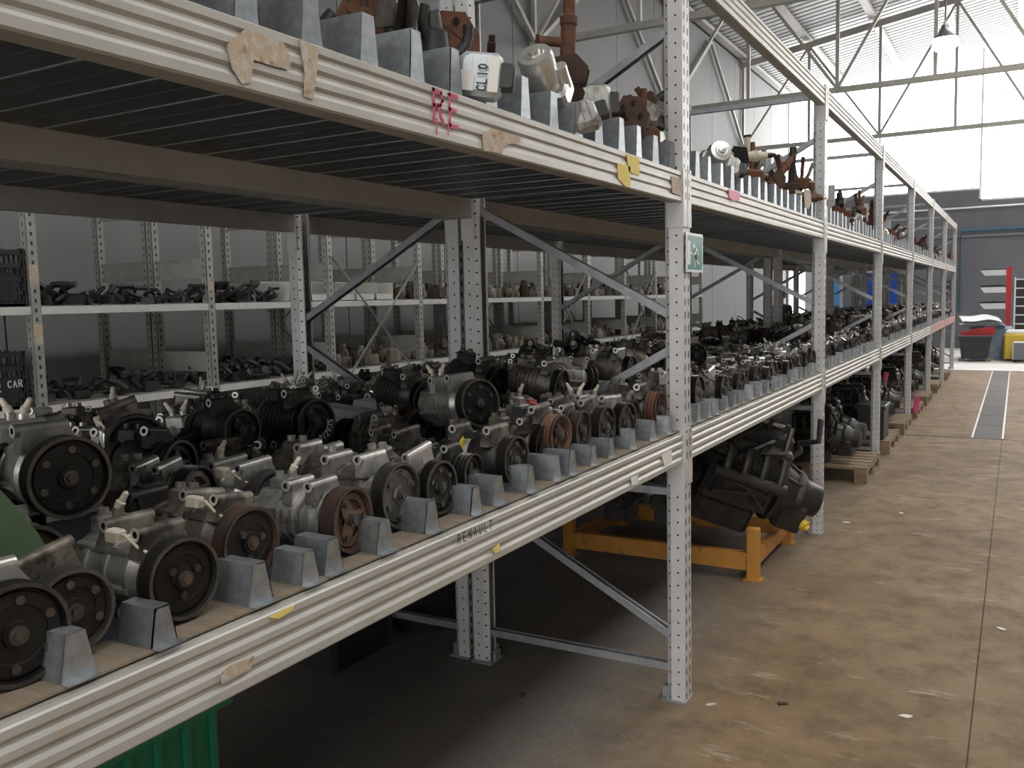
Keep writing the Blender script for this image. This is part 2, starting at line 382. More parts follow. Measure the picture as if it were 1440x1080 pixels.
# roof
rf = MB(); NX = 120; X0, X1 = WX-.3, 1.6; prof = []
rs = MB(); step = .25
def roofstrip(y0, y1, mt, par):
    m_ = MB(); y = y0; pts = []
    while y < y1-1e-6:
        pts += [(y, 0), (y+.17, 0), (y+.19, .035), (y+.23, .035)]; y += .25
    pts.append((y1, 0)); vs = []
    for yy, dz in pts: vs += [(X0, yy, rz(X0)+.2+dz), (X1, yy, rz(X1)+.2+dz)]
    m_.add(vs, [(2*i, 2*i+1, 2*i+3, 2*i+2) for i in range(len(pts)-1)], mt); return m_
ceil = struct('ceiling', roofstrip(-9, -8, 'roof_sheet', None))
for i in range(36):
    obj('roof_sheet', roofstrip(-8+i*1., -7+i*1., 'roof_sheet', None).mesh('roof_sheet', False), ceil)
for i, (xa_, xb_) in enumerate(((4.3, 10.0),)):
    X0, X1 = xa_, xb_; obj('roof_sheet', roofstrip(-9, FY+.8, 'roof_sheet', None).mesh('roof_sheet', False), ceil)  # unseen roof part; the open strip before it is sized to steer daylight
b = MB(); b.bx(9.6, 9.9, -9, FY+.2, 0, rz(9.6)+.2, 'wall_panel'); struct('wall_right_unseen', b)  # unseen wall, added to cut daylight coming from the side
b = MB(); b.bx(-6.3, 9.9, -9.3, -9, 4.6, rz(9.6)+.2, 'wall_panel'); b.bx(3.5, 9.9, -9.3, -9, 0, 4.6, 'wall_panel'); b.bx(-6.3, -4.0, -9.3, -9, 0, 4.6, 'wall_panel'); struct('wall_back_unseen', b)  # unseen wall, added; its doorway is sized for the light from behind
for i, x in enumerate([-5.9+1.45*k for k in range(6)]):
    b = MB(); b.channel((x, -9, rz(x)+.11), (x, FY, rz(x)+.11), .08, .16, 'roof_steel', up=(1, 0, 0)); obj('purlin', b, ceil)
for ty in (0.5, 5.9, 11.33, 16.77, 22.2):
    t = MB(); t.bar((WX, ty, 5.12), (9, ty, 5.12), .10, .09, 'roof_steel'); tr = obj('roof_truss', t, ceil)
    b = MB(); b.bar((WX, ty, EAVE-.04), (9, ty, rz(9)-.04), .12, .14, 'roof_steel'); obj('rafter', b, tr)
    xs = [WX+.05+i*1.55 for i in range(8)]
    for i, x in enumerate(xs):
        b = MB(); b.bar((x, ty, 5.12), (x, ty, rz(x)-.05), .06, .06, 'roof_steel', up=(1, 0, 0)); obj('strut', b, tr)
        if i:
            xa, xb = (xs[i-1], x) if i % 2 else (x, xs[i-1])
            b = MB(); b.bar((xa, ty, 5.14), (xb, ty, rz(xb)-.06), .05, .05, 'roof_steel', up=(0, 1, 0)); obj('diagonal', b, tr)
for ty in (0.5, 5.9, 11.33, 16.77):       # wind braces against the wall
    b = MB(); b.bar((WX+.08, ty, 5.15), (WX+.08, ty+2.7, EAVE-.1), .06, .06, 'roof_steel', up=(1, 0, 0)); obj('wall_brace', b, ceil)
    b = MB(); b.bar((WX+.08, ty+5.4, 5.15), (WX+.08, ty+2.7, EAVE-.1), .06, .06, 'roof_steel', up=(1, 0, 0)); obj('wall_brace', b, ceil)
# hanging lamp
lp = atY(1329, 52, 14.); lr = thing('pendant_lamp', 'glowing bell-shaped hall lamp hanging under the roof trusses', 'lamp', (lp.x, lp.y, lp.z-.15))
b = MB(); b.lathe((0, 0, 0), (0, 0, 1), [(.12, .17), (.14, .16), (.2, .08), (.26, .05), (.3, .05)], 'galv', 20, False); obj('shade', b, lr)
b = MB(); b.lathe((0, 0, -.02), (0, 0, 1), [(0, .0), (.0, .12), (.04, .16), (.13, .165), (.15, .10)], 'lamp_glow', 20); obj('bulb', b, lr)
b = MB(); b.tube([(0, 0, .3), (0, 0, rz(lp.x)-lp.z+.15)], .012, 'grey_steel'); obj('cable', b, lr)

# ------------------------------------------------------------------ pallet racks
XF, Y0, BAY, PW = -1.0978, 3.2545-2.7883, 2.7883, .08
NB = 7; YP_ = [Y0+BAY*k for k in range(NB+1)]
LV = (.962, 1.9455); BH = .117; L3 = 2.785; ZTOP = 2.915
CP_ = [(0, 0), (-.055, 0), (-.075, .014), (-.075, .022), (-.072, .022), (-.072, .016), (-.0535, .003), (-.003, .003), (-.003, .077), (-.0535, .077), (-.072, .064), (-.072, .058), (-.075, .058), (-.075, .066), (-.055, .08), (0, .08)]
pm = MB(); pm.prism(CP_, (0, 0, 0), (1, 0, 0), (0, 1, 0), (0, 0, 1), ZTOP, 'post'); POST = pm.mesh('post', False)
fm = MB(); fm.bx(-.10, .004, -.012, .105, 0, .006, 'brace'); fm.bx(-.10, -.085, .02, .06, .006, .05, 'brace'); fm.bx(-.078, -.06, -.005, 0, .006, .06, 'brace'); FOOT = fm.mesh('foot_plate', False)
BP = [(-.05, 0), (-.004, 0), (0, .004), (0, .019), (-.0042, .026), (-.0042, .031), (0, .038), (0, .049), (-.0042, .056), (-.0042, .061), (0, .068), (0, .079), (-.0042, .086), (-.0042, .091), (0, .097), (0, .109), (-.003, .112), (-.014, .112), (-.014, .117), (-.05, .117)]
bm_ = MB(); bm_.prism(BP, (0, 0, 0), (1, 0, 0), (0, 0, 1), (0, 1, 0), BAY-PW-.012, 'beam'); BEAM = bm_.mesh('beam', False)
bm_.mats = ['beam_red']; BEAMR = bm_.mesh('beam', False)
c1 = MB(); c1.bx(-.062, .004, -.006, -.001, -.09, .125, 'post'); c1.bx(.0, .005, -.006, .036, -.09, .125, 'post')
CON = c1.mesh('connector', False)   # wraps the near side of a post
c2 = MB(); c2.bx(-.062, .004, .081, .086, -.09, .125, 'post'); c2.bx(.0, .005, .044, .086, -.09, .125, 'post'); CON2 = c2.mesh('connector', False)
def deck(W_, D_, name):
    m_ = MB(); m_.bx(0, D_, 0, W_, -.026, .002, 'galv_dark'); m_.bx(0, D_, W_-.006, W_, -.0285, -.026, 'galv')  # brighter lip strip paints in the rolled edge catching light
    m_.bx(.02, D_-.02, W_*.45, W_*.55, -.0275, -.026, 'galv_dark'); return m_.mesh(name, False)
UP_W = (BAY-PW)/17.; DECKU = deck(UP_W-.005, .905, 'deck_panel'); LO_W = (BAY)/6.; DECKL = deck(LO_W-.003, .915, 'deck_panel')
BEAMS = {}
def rack(xf, key, label, sgn):
    name = 'pallet_rack'
    # xf: outer face of the row facing +X
    root = thing(name, label, 'rack', (xf-.49, Y0, 0)); ox, oy = xf-.49, Y0
    xr = xf-.975
    for k, yk in enumerate(YP_):
        p = obj('post', POST, root, (xf-ox, yk-oy, 0)); obj('foot_plate', FOOT, p)
        p = obj('post', POST, root, (xr-ox, yk+PW-oy, 0), (0, 0, math.pi)); obj('foot_plate', FOOT, p)
        F_, B_ = (xf-.05, xr+.05) if sgn > 0 else (xr+.05, xf-.05)
        for (za, zb, ea, eb) in ((.13, .13, F_, B_), (.25, .72, F_, B_), (.84, .84, F_, B_), (.92, 1.40, B_, F_), (1.52, 1.99, F_, B_), (2.12, 2.59, B_, F_), (2.85, 2.85, F_, B_)):
            m_ = MB(); m_.channel((ea-ox, yk+.04-oy, za), (eb-ox, yk+.04-oy, zb), .03, .036, 'brace', up=(0, 1, 0)); obj('brace', m_, root)
    for k in range(NB):
        ya = YP_[k]+PW+.006
        for li, z in enumerate((*LV, L3)):
            for side in (0, 1):
                if li == 2 and (side == 1 or sgn < 0): continue
                if side == 0:
                    bo = obj('beam', BEAM, root, (xf-ox, ya-oy, z)); 
                    obj('connector', CON2, bo, (0, -PW-.006, 0)); obj('connector', CON, bo, (0, BAY-PW-.006, 0))
                else:
                    bo = obj('beam', BEAM, root, (xr-ox, ya+BAY-PW-.012-oy, z), (0, 0, math.pi))
                    obj('connector', CON2, bo, (0, -PW-.006, 0)); obj('connector', CON, bo, (0, BAY-PW-.006, 0))
                BEAMS[(key, k, li, side)] = bo
                if key == 'A' and k >= 5 and li == 0 and side == 0: bo.data = BEAMR
        for i in range(17): obj('deck_panel', DECKU, root, (xr+.035-ox, YP_[k]+PW+i*UP_W-oy, LV[1]+.108))
        for i in range(6):
            obj('deck_panel', DECKL, root, (xr+.03-ox, YP_[k]+.002+i*LO_W-oy, LV[0]+BH+.002))
    return root
rackA = rack(XF, 'A', 'long grey pallet rack with corrugated beams facing the open aisle', 1)
rackB = rack(XF-1.0, 'B', 'grey pallet rack standing back to back behind the aisle-side rack', -1)
SHELF = LV[0]+BH+.004; UDECK = LV[1]+.111
# front board strip on lower shelf
for k in range(NB):
    b = MB(); b.bx(0, .10, 0, BAY-PW-.01, 0, .004, 'wood_board'); obj('edge_board', b, rackA, (XF-.115-rackA.location.x, YP_[k]+PW+.005-Y0, SHELF))
# marks on beams
def on_beam(key, name, mb): # mb in world coords, made a child of a beam
    bo = BEAMS[key]; root = bo.parent
    o = obj(name, mb, bo); o.location = Vector((0, 0, 0))-(Vector(bo.location)+Vector(root.location)); return o
xb = XF+.0012
m_ = MB(); a = atX(611, 166, xb); m_.strokes('RE', (xb, a.y, 1.983), (0, 1, 0), (0, 0, 1), .066, .0085, 'red_paint', .92)
for yy, z0, z1 in ((a.y+.006, 1.945, 1.99), (a.y+.05, 1.95, 1.985)): m_.add([(xb, yy, z0+.01), (xb, yy+.004, z0+.01), (xb, yy+.006, z1), (xb, yy, z1)], [(0, 1, 2, 3)], 'red_paint')
on_beam(('A', 0, 1, 0), 'painted_letters', m_)
m_ = MB(); a = atX(644, 764, xb); m_.strokes('RENAULT', (xb, a.y, a.z-.002), (0, 1, 0), (0, 0, 1), .021, .0028, 'ink', 1.12); on_beam(('A', 0, 0, 0), 'marker_letters', m_)
def patch(key, name, pts, mt, dx=.0015, bend=0):
    P = [atX(px, py, XF+dx) for px, py in pts]; c = sum(P, Vector())/len(P)
    m_ = MB(); n = len(P); vs = P+[p+Vector((.0012, 0, 0)) for p in P]
    fs = [tuple(range(n)), tuple(range(2*n-1, n-1, -1))]+[(i, i+n, (i+1) % n+n, (i+1) % n) for i in range(n)]
    m_.add(vs, fs, mt); return on_beam(key, name, m_)
U0 = ('A', 0, 1, 0); D0 = ('A', 0, 0, 0)
patch(U0, 'sticky_note', ((868, 229), (886, 234), (886, 262), (880, 263), (869, 251)), 'yellow_paper')
patch(U0, 'sticky_note', ((881, 217), (899, 223), (899, 247), (884, 242)), 'yellow_paper')
patch(U0, 'tape_remnant', ((318, 64), (345, 40), (398, 60), (410, 84), (406, 98), (380, 92), (356, 84), (352, 116), (340, 118), (326, 96)), 'tape')
patch(U0, 'tape_remnant', ((420, 54), (448, 68), (444, 110), (440, 140), (427, 136), (428, 100)), 'tape')
patch(U0, 'tape_remnant', ((678, 190), (690, 180), (730, 192), (733, 200), (708, 204), (706, 216), (680, 212)), 'tape')
patch(U0, 'tape_remnant', ((944, 247), (958, 252), (958, 276), (945, 271)), 'tape')
patch(D0, 'yellow_sticker', ((378, 868), (414, 850), (410, 858), (392, 870)), 'yellow_paper')
patch(D0, 'yellow_sticker', ((692, 772), (702, 764), (703, 774), (696, 779)), 'yellow_paper')
patch(D0, 'tape_remnant', ((310, 948), (322, 936), (357, 922), (352, 940), (312, 962)), 'tape')
patch(D0, 'paper_scrap', ((887, 672), (897, 668), (897, 680), (888, 683)), 'white_paper')
patch(D0, 'paper_scrap', ((930, 640), (944, 632), (945, 650), (934, 655)), 'white_paper')
patch(('A', 1, 1, 0), 'red_label', ((1024, 266), (1040, 271), (1040, 282), (1032, 283), (1025, 278)), 'pink')
# exit sign on the post
sy0, sy1, sz0, sz1 = 3.262, 3.462, 1.688, 1.836; sx = XF+.008
sg = thing('exit_sign', 'green and white running man emergency exit sign fixed to the rack post', 'sign', (sx, sy0, sz0)); W_, H_ = sy1-sy0, sz1-sz0
b = MB(); b.bx(0, .003, 0, W_, 0, H_, 'sign_white'); obj('plate', b, sg)
b = MB(); b.bx(.003, .0036, .012, W_-.012, .010, H_-.010, 'sign_green'); obj('green_field', b, sg)
b = MB(); b.bx(.0036, .0042, .012, .042, .028, H_-.03, 'sign_white'); obj('doorway_symbol', b, sg)
b = MB()
def blob(y, z, r): b.lathe((.0036, y, z), (1, 0, 0), [(0, r), (.0008, r), (.0008, 0)], 'sign_white', 14)
blob(.083, .098, .010); blob(.055, .072, .006)
for pl, wd in (([(.095, .092), (.108, .064), (.112, .05)], .022), ([(.11, .055), (.095, .038), (.098, .022)], .012), ([(.114, .055), (.13, .04), (.15, .034)], .012),
               ([(.098, .088), (.09, .070), (.075, .068)], .009), ([(.10, .092), (.128, .085), (.14, .068)], .009)):
    for (ya, za), (yb, zb) in zip(pl[:-1], pl[1:]):
        d = Vector((0, yb-ya, zb-za)); d.normalize(); s_ = Vector((0, -d.z, d.y))*wd/2; p = Vector((.0043, ya, za))-d*wd*.2; q = Vector((.0043, yb, zb))+d*wd*.2
        b.add([p-s_, q-s_, q+s_, p+s_], [(0, 1, 2, 3)], 'sign_white')
obj('running_figure', b, sg)

# ------------------------------------------------------------------ sheet-metal dividers
def divider_mesh(L, wb, wt, h):
    m_ = MB(); t = .002
    a = [(-wb/2, 0), (-wt/2, h), (wt/2, h), (wb/2, 0)]
    # folded hat: two sloping sides, top, closed front end, small flanges
    m_.prism([(-wb/2, 0), (-wt/2, h), (wt/2, h), (wb/2, 0), (wb/2-t, 0), (wt/2-t, h-t), (-wt/2+t, h-t), (-wb/2+t, 0)], (-L, 0, 0), (0, 1, 0), (0, 0, 1), (1, 0, 0), L, 'galv')
    m_.prism(a, (-.002, 0, 0), (0, 1, 0), (0, 0, 1), (1, 0, 0), .002, 'galv')
    m_.bx(-L, .018, -wb/2, wb/2, 0, .0015, 'galv'); return m_
DIVS = [divider_mesh(.085, .055, .030, .066).mesh('divider'), divider_mesh(.075, .050, .028, .060).mesh('divider'), divider_mesh(.09, .058, .030, .070).mesh('divider')]
DIVU = [divider_mesh(.155, .060, .038, .106).mesh('divider'), divider_mesh(.15, .058, .036, .115).mesh('divider')]
low_y = [.74, .88, 1.085, 1.205, 1.275, 1.43, 1.605, 1.79, 1.90, 2.06, 2.23, 2.32, 2.475, 2.62, 2.80, 2.995, 3.16]
yy = 3.42
while yy < YP_[-1]: low_y.append(yy); yy += R_.choice((.14, .16, .165, .17, .1))
def bayname(y):
    k = int((y-Y0)//BAY)
    return ('bay under the red painted letters', 'bay past the exit sign post', 'third bay beyond the exit sign', 'far bays of the rack')[min(k, 3)]
ORD = 'first second third fourth fifth sixth seventh eighth ninth tenth eleventh twelfth thirteenth fourteenth fifteenth sixteenth seventeenth eighteenth nineteenth twentieth twenty-first twenty-second twenty-third twenty-fourth twenty-fifth'.split()
PNAME = ['near end post', 'exit sign post', 'second aisle post', 'third aisle post', 'fourth aisle post', 'fifth aisle post', 'sixth aisle post', 'last aisle post']
def divlabels(objs, where):
    bays = {}
    for o in objs: bays.setdefault(int((o.location.y-Y0)//BAY), []).append(o)
    for k, L_ in bays.items():
        L_.sort(key=lambda o: o.location.y, reverse=(k == 0))
        for i, o in enumerate(L_): o['label'] = 'folded galvanised divider on the %s shelf edge, %s %s the %s' % (where, ORD[min(i, 24)], 'before' if k == 0 else 'past', PNAME[1 if k == 0 else k])
def clear_post(y, mrg): return all(not (p-mrg < y < p+PW+mrg) for p in YP_)
LOWD = []; UPD = []
for y in low_y:
    if not clear_post(y, .035): continue
    o = obj('shelf_divider', R_.choice(DIVS), None, (XF-.022+R_.uniform(-.006, .002), y, SHELF+.004), (0, 0, rad(R_.uniform(-4, 4))))
    tag(o, 'folded galvanised divider on the lower shelf edge, '+bayname(y), 'divider', 'galvanised dividers along the lower shelf edge'); LOWD.append(o)
yy = .64
while yy < YP_[-1]:
    if clear_post(yy, .035):
        o = obj('shelf_divider', R_.choice(DIVU), None, (XF-.03+R_.uniform(-.006, .004), yy, UDECK+.001), (0, 0, rad(R_.uniform(-3, 3))))
        tag(o, 'folded galvanised divider on the upper shelf edge, '+bayname(yy), 'divider', 'galvanised dividers along the upper shelf edge'); UPD.append(o)
    yy += .161
divlabels(LOWD, 'lower'); divlabels(UPD, 'upper')

# ------------------------------------------------------------------ compressors
RA = .072           # axis height
def grooves(x0, x1, r, n, rim):
    p = [(x0, r*.6), (x0, r), (x0+.004, r, rim)]
    w_ = (x1-x0-.008)/n
    for i in range(n):
        a = x0+.004+i*w_; p += [(a+w_*.25, r-.005), (a+w_*.6, r-.005), (a+w_*.95, r-.0008)]
    return p+[(x1, r, rim)]
def compressor(kind, body, pul, hub, lug, label):
    """axis along +X, pulley face at x=0, base at z=0"""
    t = thing('air_conditioning_compressor', label, 'compressor'); rr = random.Random(kind*77+len(body)); Z = RA; c = (0, 0, Z)
    L, rb = ((.235, .060), (.20, .062), (.215, .057), (.22, .063), (.19, .058), (.245, .062))[kind]
    rp = (.066, .062, .068, .063, .058, .070)[kind]; pw = (.034, .028, .036, .03, .04, .034)[kind]
    m_ = MB()
    if kind in (0, 5):
        m_.lathe((-L, 0, Z), (1, 0, 0), [(0, .02), (.0, rb*.82), (.012, rb*.93), (.042, rb*.93), (.044, rb*1.03), (.054, rb*1.03), (.056, rb*.95), (.10, rb*.95), (.102, rb), (.108, rb), (.11, rb*.95), (L-.085, rb*.95), (L-.08, rb*1.02), (L-.07, rb*1.02), (L-.05, rb*.7), (L-pw, rb*.62)], body, 24)
        for i in range(6):
            a = i*math.pi/3+.3; y_, z_ = rb*.95*math.cos(a), Z+rb*.95*math.sin(a)
            m_.cyl((-L+.02, y_, z_), (-.07, y_, z_), .0075, body, 7); m_.cyl((-L-.004, y_*.8, Z+(z_-Z)*.8), (-L+.012, y_*.8, Z+(z_-Z)*.8), .007, 'rim_steel', 6)
    elif kind == 1:
        p = [(0, .02), (0, rb*.8), (.015, rb*.95)]
        for i in range(6): p += [(.03+i*.016, rb), (.036+i*.016, rb), (.038+i*.016, rb*.93), (.044+i*.016, rb*.93)]
        p += [(L-.06, rb*.9), (L-.045, rb*.7), (L-pw, rb*.65)]
        m_.lathe((-L, 0, Z), (1, 0, 0), p, body, 24)
        for i in range(5):
            a = i*2*math.pi/5+.5; m_.cyl((-L-.003, rb*.68*math.cos(a), Z+rb*.68*math.sin(a)), (-L+.02, rb*.68*math.cos(a), Z+rb*.68*math.sin(a)), .008, 'iron', 6)
    elif kind == 2:
        oc = [(rb*1.05*math.cos(a), rb*1.05*math.sin(a)) for a in [math.pi/8+i*math.pi/4 for i in range(8)]]
        m_.prism(oc, (-L, 0, Z), (0, 1, 0), (0, 0, 1), (1, 0, 0), L*.28, body)
        m_.lathe((-L*.74, 0, Z), (1, 0, 0), [(0, rb*.9), (L*.5, rb*.9), (L*.56, rb*.66), (L*.74-pw, rb*.6)], body, 24)
        for i in range(5): m_.prism([(p[0]*1.02, p[1]*1.02) for p in oc], (-L*.66+i*.022, 0, Z), (0, 1, 0), (0, 0, 1), (1, 0, 0), .006, body)
        m_.cbx(-L-.03, -L+.01, -.03, .03, Z-.03, Z+.035, .006, body)
    elif kind == 3:
        m_.lathe((-L, 0, Z), (1, 0, 0), [(0, .03), (.004, rb*.7), (.03, rb*.98), (.035, rb*1.06), (.045, rb*1.06), (.048, rb), (.075, rb), (.13, rb), (.133, rb*1.06), (.145, rb*1.06), (.15, rb*.9), (L-.045, rb*.68), (L-pw, rb*.6)], body, 26)
        for i in range(8):
            a = i*math.pi/4; m_.cyl((-L+.028, rb*1.02*math.cos(a), Z+rb*1.02*math.sin(a)), (-L+.055, rb*1.02*math.cos(a), Z+rb*1.02*math.sin(a)), .008, body, 7)
    else:
        m_.lathe((-L, 0, Z), (1, 0, 0), [(0, .02), (0, rb*.9), (.03, rb*.95), (.032, rb*.8), (.045, rb*.8), (.047, rb), (.09, rb), (.10, rb*.85), (L-.05, rb*.7), (L-pw, rb*.6)], body, 22)
        m_.cbx(-L+.01, -L+.10, -.045, .045, Z-.062, Z-.02, .008, body)
    obj('body', m_, t)
    m_ = MB(); m_.lathe((-pw, 0, Z), (1, 0, 0), grooves(0, pw, rp, 5 if kind != 4 else 3, 'rim_steel')+[(pw, rp-.006, 'rim_steel'), (pw-.012, rp-.009), (pw-.014, .02)], pul, 32, False); obj('pulley', m_, t)
    m_ = MB(); hr = rp-.013
    if kind in (0, 3, 5):      # flat armature disc with rivets
        m_.lathe((-.011, 0, Z), (1, 0, 0), [(0, hr), (.004, hr), (.005, hr*.72), (.003, hr*.7), (.003, .02), (.008, .018), (.008, .0)], hub, 28)
        for i in range(6 if kind else 3):
            a = i*2*math.pi/(6 if kind else 3)+.4; q = hr*.5 if kind == 0 else hr*.82
            m_.cyl((-.010, q*math.cos(a), Z+q*math.sin(a)), (-.001, q*math.cos(a), Z+q*math.sin(a)), .0065, 'rim_steel', 8)
    else:                       # three-armed plate
        m_.lathe((-.012, 0, Z), (1, 0, 0), [(0, hr), (.003, hr), (.003, hr*.78), (.0, hr*.76)], hub, 28, False)
        tri = []
        for i in range(18):
            a = i*math.pi/9; r_ = hr*(.62+.3*math.cos(3*a)); tri.append((r_*math.cos(a), r_*math.sin(a)))
        m_.prism(tri, (-.010, 0, Z), (0, 1, 0), (0, 0, 1), (1, 0, 0), .004, hub)
        for i in range(3):
            a = i*2*math.pi/3; m_.cyl((-.007, hr*.72*math.cos(a), Z+hr*.72*math.sin(a)), (.0, hr*.72*math.cos(a), Z+hr*.72*math.sin(a)), .007, 'rim_steel', 8)
    hb = obj('clutch_plate', m_, t)
    m_ = MB(); m_.cyl((-.007, 0, Z), (.002, 0, Z), .013, 'rim_steel', 16); m_.cyl((.002, 0, Z), (.006, 0, Z), .008, 'copper' if kind == 0 else 'rim_steel', 6); obj('hub_nut', m_, hb)
    # cross-drilled mounting lugs
    spots = (((-.06, 1, -.045, .04), (-.15, 1, -.04, .05), (-.10, -1, -.05, .05)), ((-.055, 1, -.06, .02), (-.12, -1, -.05, .05)), ((-.07, 1, -.055, .03), (-.13, 1, -.05, .03)),
             ((-.065, 1, -.04, .055), (-.16, 1, -.05, .02)), ((-.06, 1, -.06, .01), (-.10, -1, -.05, .05)), ((-.07, 1, -.06, .03), (-.16, 1, -.055, .03), (-.1, -1, -.05, .05)))[kind]
    for (x_, sg_, ya, yb) in spots:
        if sg_ > 0: z_ = Z+rb+.012+rr.uniform(0, .008)
        else: z_ = Z-rb+.0
        m_ = MB(); m_.pipe((x_, ya, z_), (x_, yb, z_), .0115, .006, lug, 'machined')
        if sg_ > 0: m_.prism([(ya*.85, .004), (yb*.85, .006), (rb*.85, -.035), (-rb*.85, -.035)], (x_-.013, 0, z_-.004), (0, 1, 0), (0, 0, 1), (1, 0, 0), .026, lug)
        obj('mounting_lug', m_, t)
    # port block with plugs
    m_ = MB(); px = -L+.045; m_.cbx(px-.028, px+.028, -.022, .026, Z+rb*.7, Z+rb+.022, .005, body)
    for s_ in (-1, 1): m_.cyl((px+s_*.012, s_*.006, Z+rb+.02), (px+s_*.012, s_*.006, Z+rb+.034), .010, lug, 10)
    pb = obj('port_block', m_, t)
    if body in ('alu', 'alu_bright') and kind != 3:
        for s_ in ((-1, 1) if kind == 5 else (1,)):
            m_ = MB(); q = px+s_*.012; m_.lathe((q, s_*.006, Z+rb+.034), (s_*.5, s_*.35, 1), [(0, .0075), (.012, .0085), (.014, .006), (.03, .005), (.034, 0)], 'plug_cream', 10); obj('port_plug', m_, pb)
    # coil lead
    if kind in (0, 1, 3, 4):
        m_ = MB(); m_.tube([(-pw-.006, -.03, Z+.04), (-.055, -.045, Z+.055), (-.075, -.05, Z+.072), (-.095, -.045, Z+.07)], .0028, 'rubber' if kind else 'plug_cream', 6)
        m_.cbx(-.125, -.092, -.056, -.036, Z+.058, Z+.078, .003, 'plastic_black' if kind else 'plug_cream'); obj('coil_lead', m_, t)
    if kind == 3:
        m_ = MB(); m_.lathe((-L+.077, 0, Z), (1, 0, 0), [(0, rb*.9), (0, rb+.0008), (.018, rb+.0008), (.018, rb+.0008, 'white_band'), (.030, rb+.0008, 'white_band'), (.03, rb*.9)], 'yellow_band', 26, False); return t, m_
    return t, None
SPEC = [(0, 'alu', 'black_steel', 'black_steel', 'alu_dirty', 'aluminium compressor with riveted black pulley'),
        (0, 'alu_bright', 'iron', 'iron', 'alu', 'bright silver ribbed compressor with black pulley'),
        (0, 'alu_dirty', 'rust_dark', 'black_steel', 'alu_dirty', 'brown-grey compressor with rusty pulley rim'),
        (1, 'iron', 'black_steel', 'iron', 'alu_dirty', 'short black finned compressor'),
        (1, 'alu_dirty', 'black_steel', 'rust_dark', 'alu_dirty', 'short grimy finned compressor with brown clutch'),
        (2, 'alu', 'rust_dark', 'copper', 'alu', 'square-headed grey compressor with tan clutch'),
        (2, 'alu_dirty', 'black_steel', 'alu_dirty', 'alu', 'square-headed dirty compressor with black pulley'),
        (3, 'iron', 'iron', 'black_steel', 'alu_dirty', 'black drum-shaped compressor with flanges'),
        (3, 'alu_dirty', 'black_steel', 'black_steel', 'alu', 'oily drum-shaped compressor with flanges'),
        (4, 'alu_dirty', 'rust', 'rust_dark', 'alu_dirty', 'small compressor with rusty wide pulley'),
        (4, 'iron', 'black_steel', 'iron', 'iron', 'small all-black compressor with wide pulley'),
        (5, 'alu', 'black_steel', 'black_steel', 'alu', 'large silver-grey compressor with big black pulley'),
        (5, 'alu_dirty', 'iron', 'rim_steel', 'alu', 'large brownish compressor with grey clutch disc')]
PROTO = []
for q in SPEC: PROTO.append(compressor(*q)[0])
USED = set()
CG = 'car air-conditioning compressors on the lower shelf'
def put(i, loc, yaw, pitch=0, roll=0, label=None, sc=1., where=''):
    lab = label or (SPEC[i][5]+', '+where)
    rot = (rad(roll), rad(pitch), rad(yaw))
    if i in USED: return dup(PROTO[i], loc, rot, lab, CG, sc)
    USED.add(i); o = PROTO[i]; kids(o); o.location = loc; o.rotation_euler = rot; o.scale = (sc,)*3; o['label'] = lab; o['group'] = CG; return o
# hand-placed ones, from the centre of their pulley face (pixel) on the shelf plane they stand in
FG = [ # proto, px, py, X, yaw, pitch, roll, scale, label
 (11, 30, 935, -1.165, -8, 0, 0, 1.02, 'large compressor at the shelf corner beside the green cloth'),
 (7, 120, 855, -1.175, -4, 0, 12, 1.0, 'dull black compressor standing between green cloth and first divider'),
 (0, 262, 818, -1.16, -3, 0, 0, 1.02, 'aluminium compressor with copper centre bolt in a riveted black pulley'),
 (2, 350, 765, -1.20, -2, 0, -8, 1.0, 'dirty compressor with brown pulley rim beside the copper-bolted one'),
 (1, 395, 704, -1.40, -4, -2, 4, 1.05, 'shiny silver barrel compressor lying on the front ones'),
 (5, 498, 738, -1.165, 4, 0, 0, 1.0, 'compressor with tan spoked clutch plate next to doubled dividers'),
 (12, 566, 697, -1.19, 2, 0, 0, 1.06, 'large compressor with pale brass-coloured hub in a black pulley'),
 (8, 627, 687, -1.175, 0, 0, 10, 1.02, 'black grimy compressor with a bright lower pulley rim'),
 (10, 668, 684, -1.20, 6, 0, 0, .95, 'small black compressor squeezed beside a bright-rimmed pulley'),
 (7, 728, 655, -1.165, 0, 0, 0, 1.08, 'black drum compressor with yellow and white paint band'),
 (4, 767, 628, -1.22, 3, 0, 0, 1.0, 'grimy finned compressor just behind the yellow-banded one'),
 (9, 790, 612, -1.19, -4, 0, 0, 1.1, 'rusty-pulley compressor with red lead wire'),
 (2, 822, 606, -1.19, 3, 0, 0, 1.0, 'brown compressor second from the red-wired one'),
 (7, 856, 600, -1.17, 0, 0, 5, 1.12, 'tall black drum compressor before three single dividers'),
 (5, 893, 592, -1.2, 4, 0, 0, 1.0, 'square-headed compressor with worn tan clutch near the exit sign post'),
 (9, 930, 585, -1.165, 2, 0, 0, 1.2, 'rust-edged flat pulley compressor standing against the exit sign post'),
 (11, 100, 672, -1.45, -10, 0, 0, 1.06, 'large silver compressor with riveted pulley above the green cloth'),
 (3, 446, 594, -1.78, -8, 0, 0, 1.12, 'black pulley compressor with white chalk numbers on its face'),
 (1, 25, 660, -1.62, 25, 0, 30, 1.0, 'bright silver compressor lying crosswise behind the green cloth'),
 (0, 210, 620, -1.80, -30, 0, 20, 1.05, 'bright aluminium compressor turned sideways with white pulley edge'),
 (10, 250, 655, -1.66, 10, 0, -10, 1.0, 'black finned compressor in the hollow of the pile'),
 (6, 285, 695, -1.52, 15, 0, 6, .95, 'square-headed compressor showing yellow chalk marks'),
 (6, 985, 553, -1.17, 2, 0, 0, 1.16, 'broad black pulley compressor directly past the exit sign post')]
fg_pts = []
CH = {}
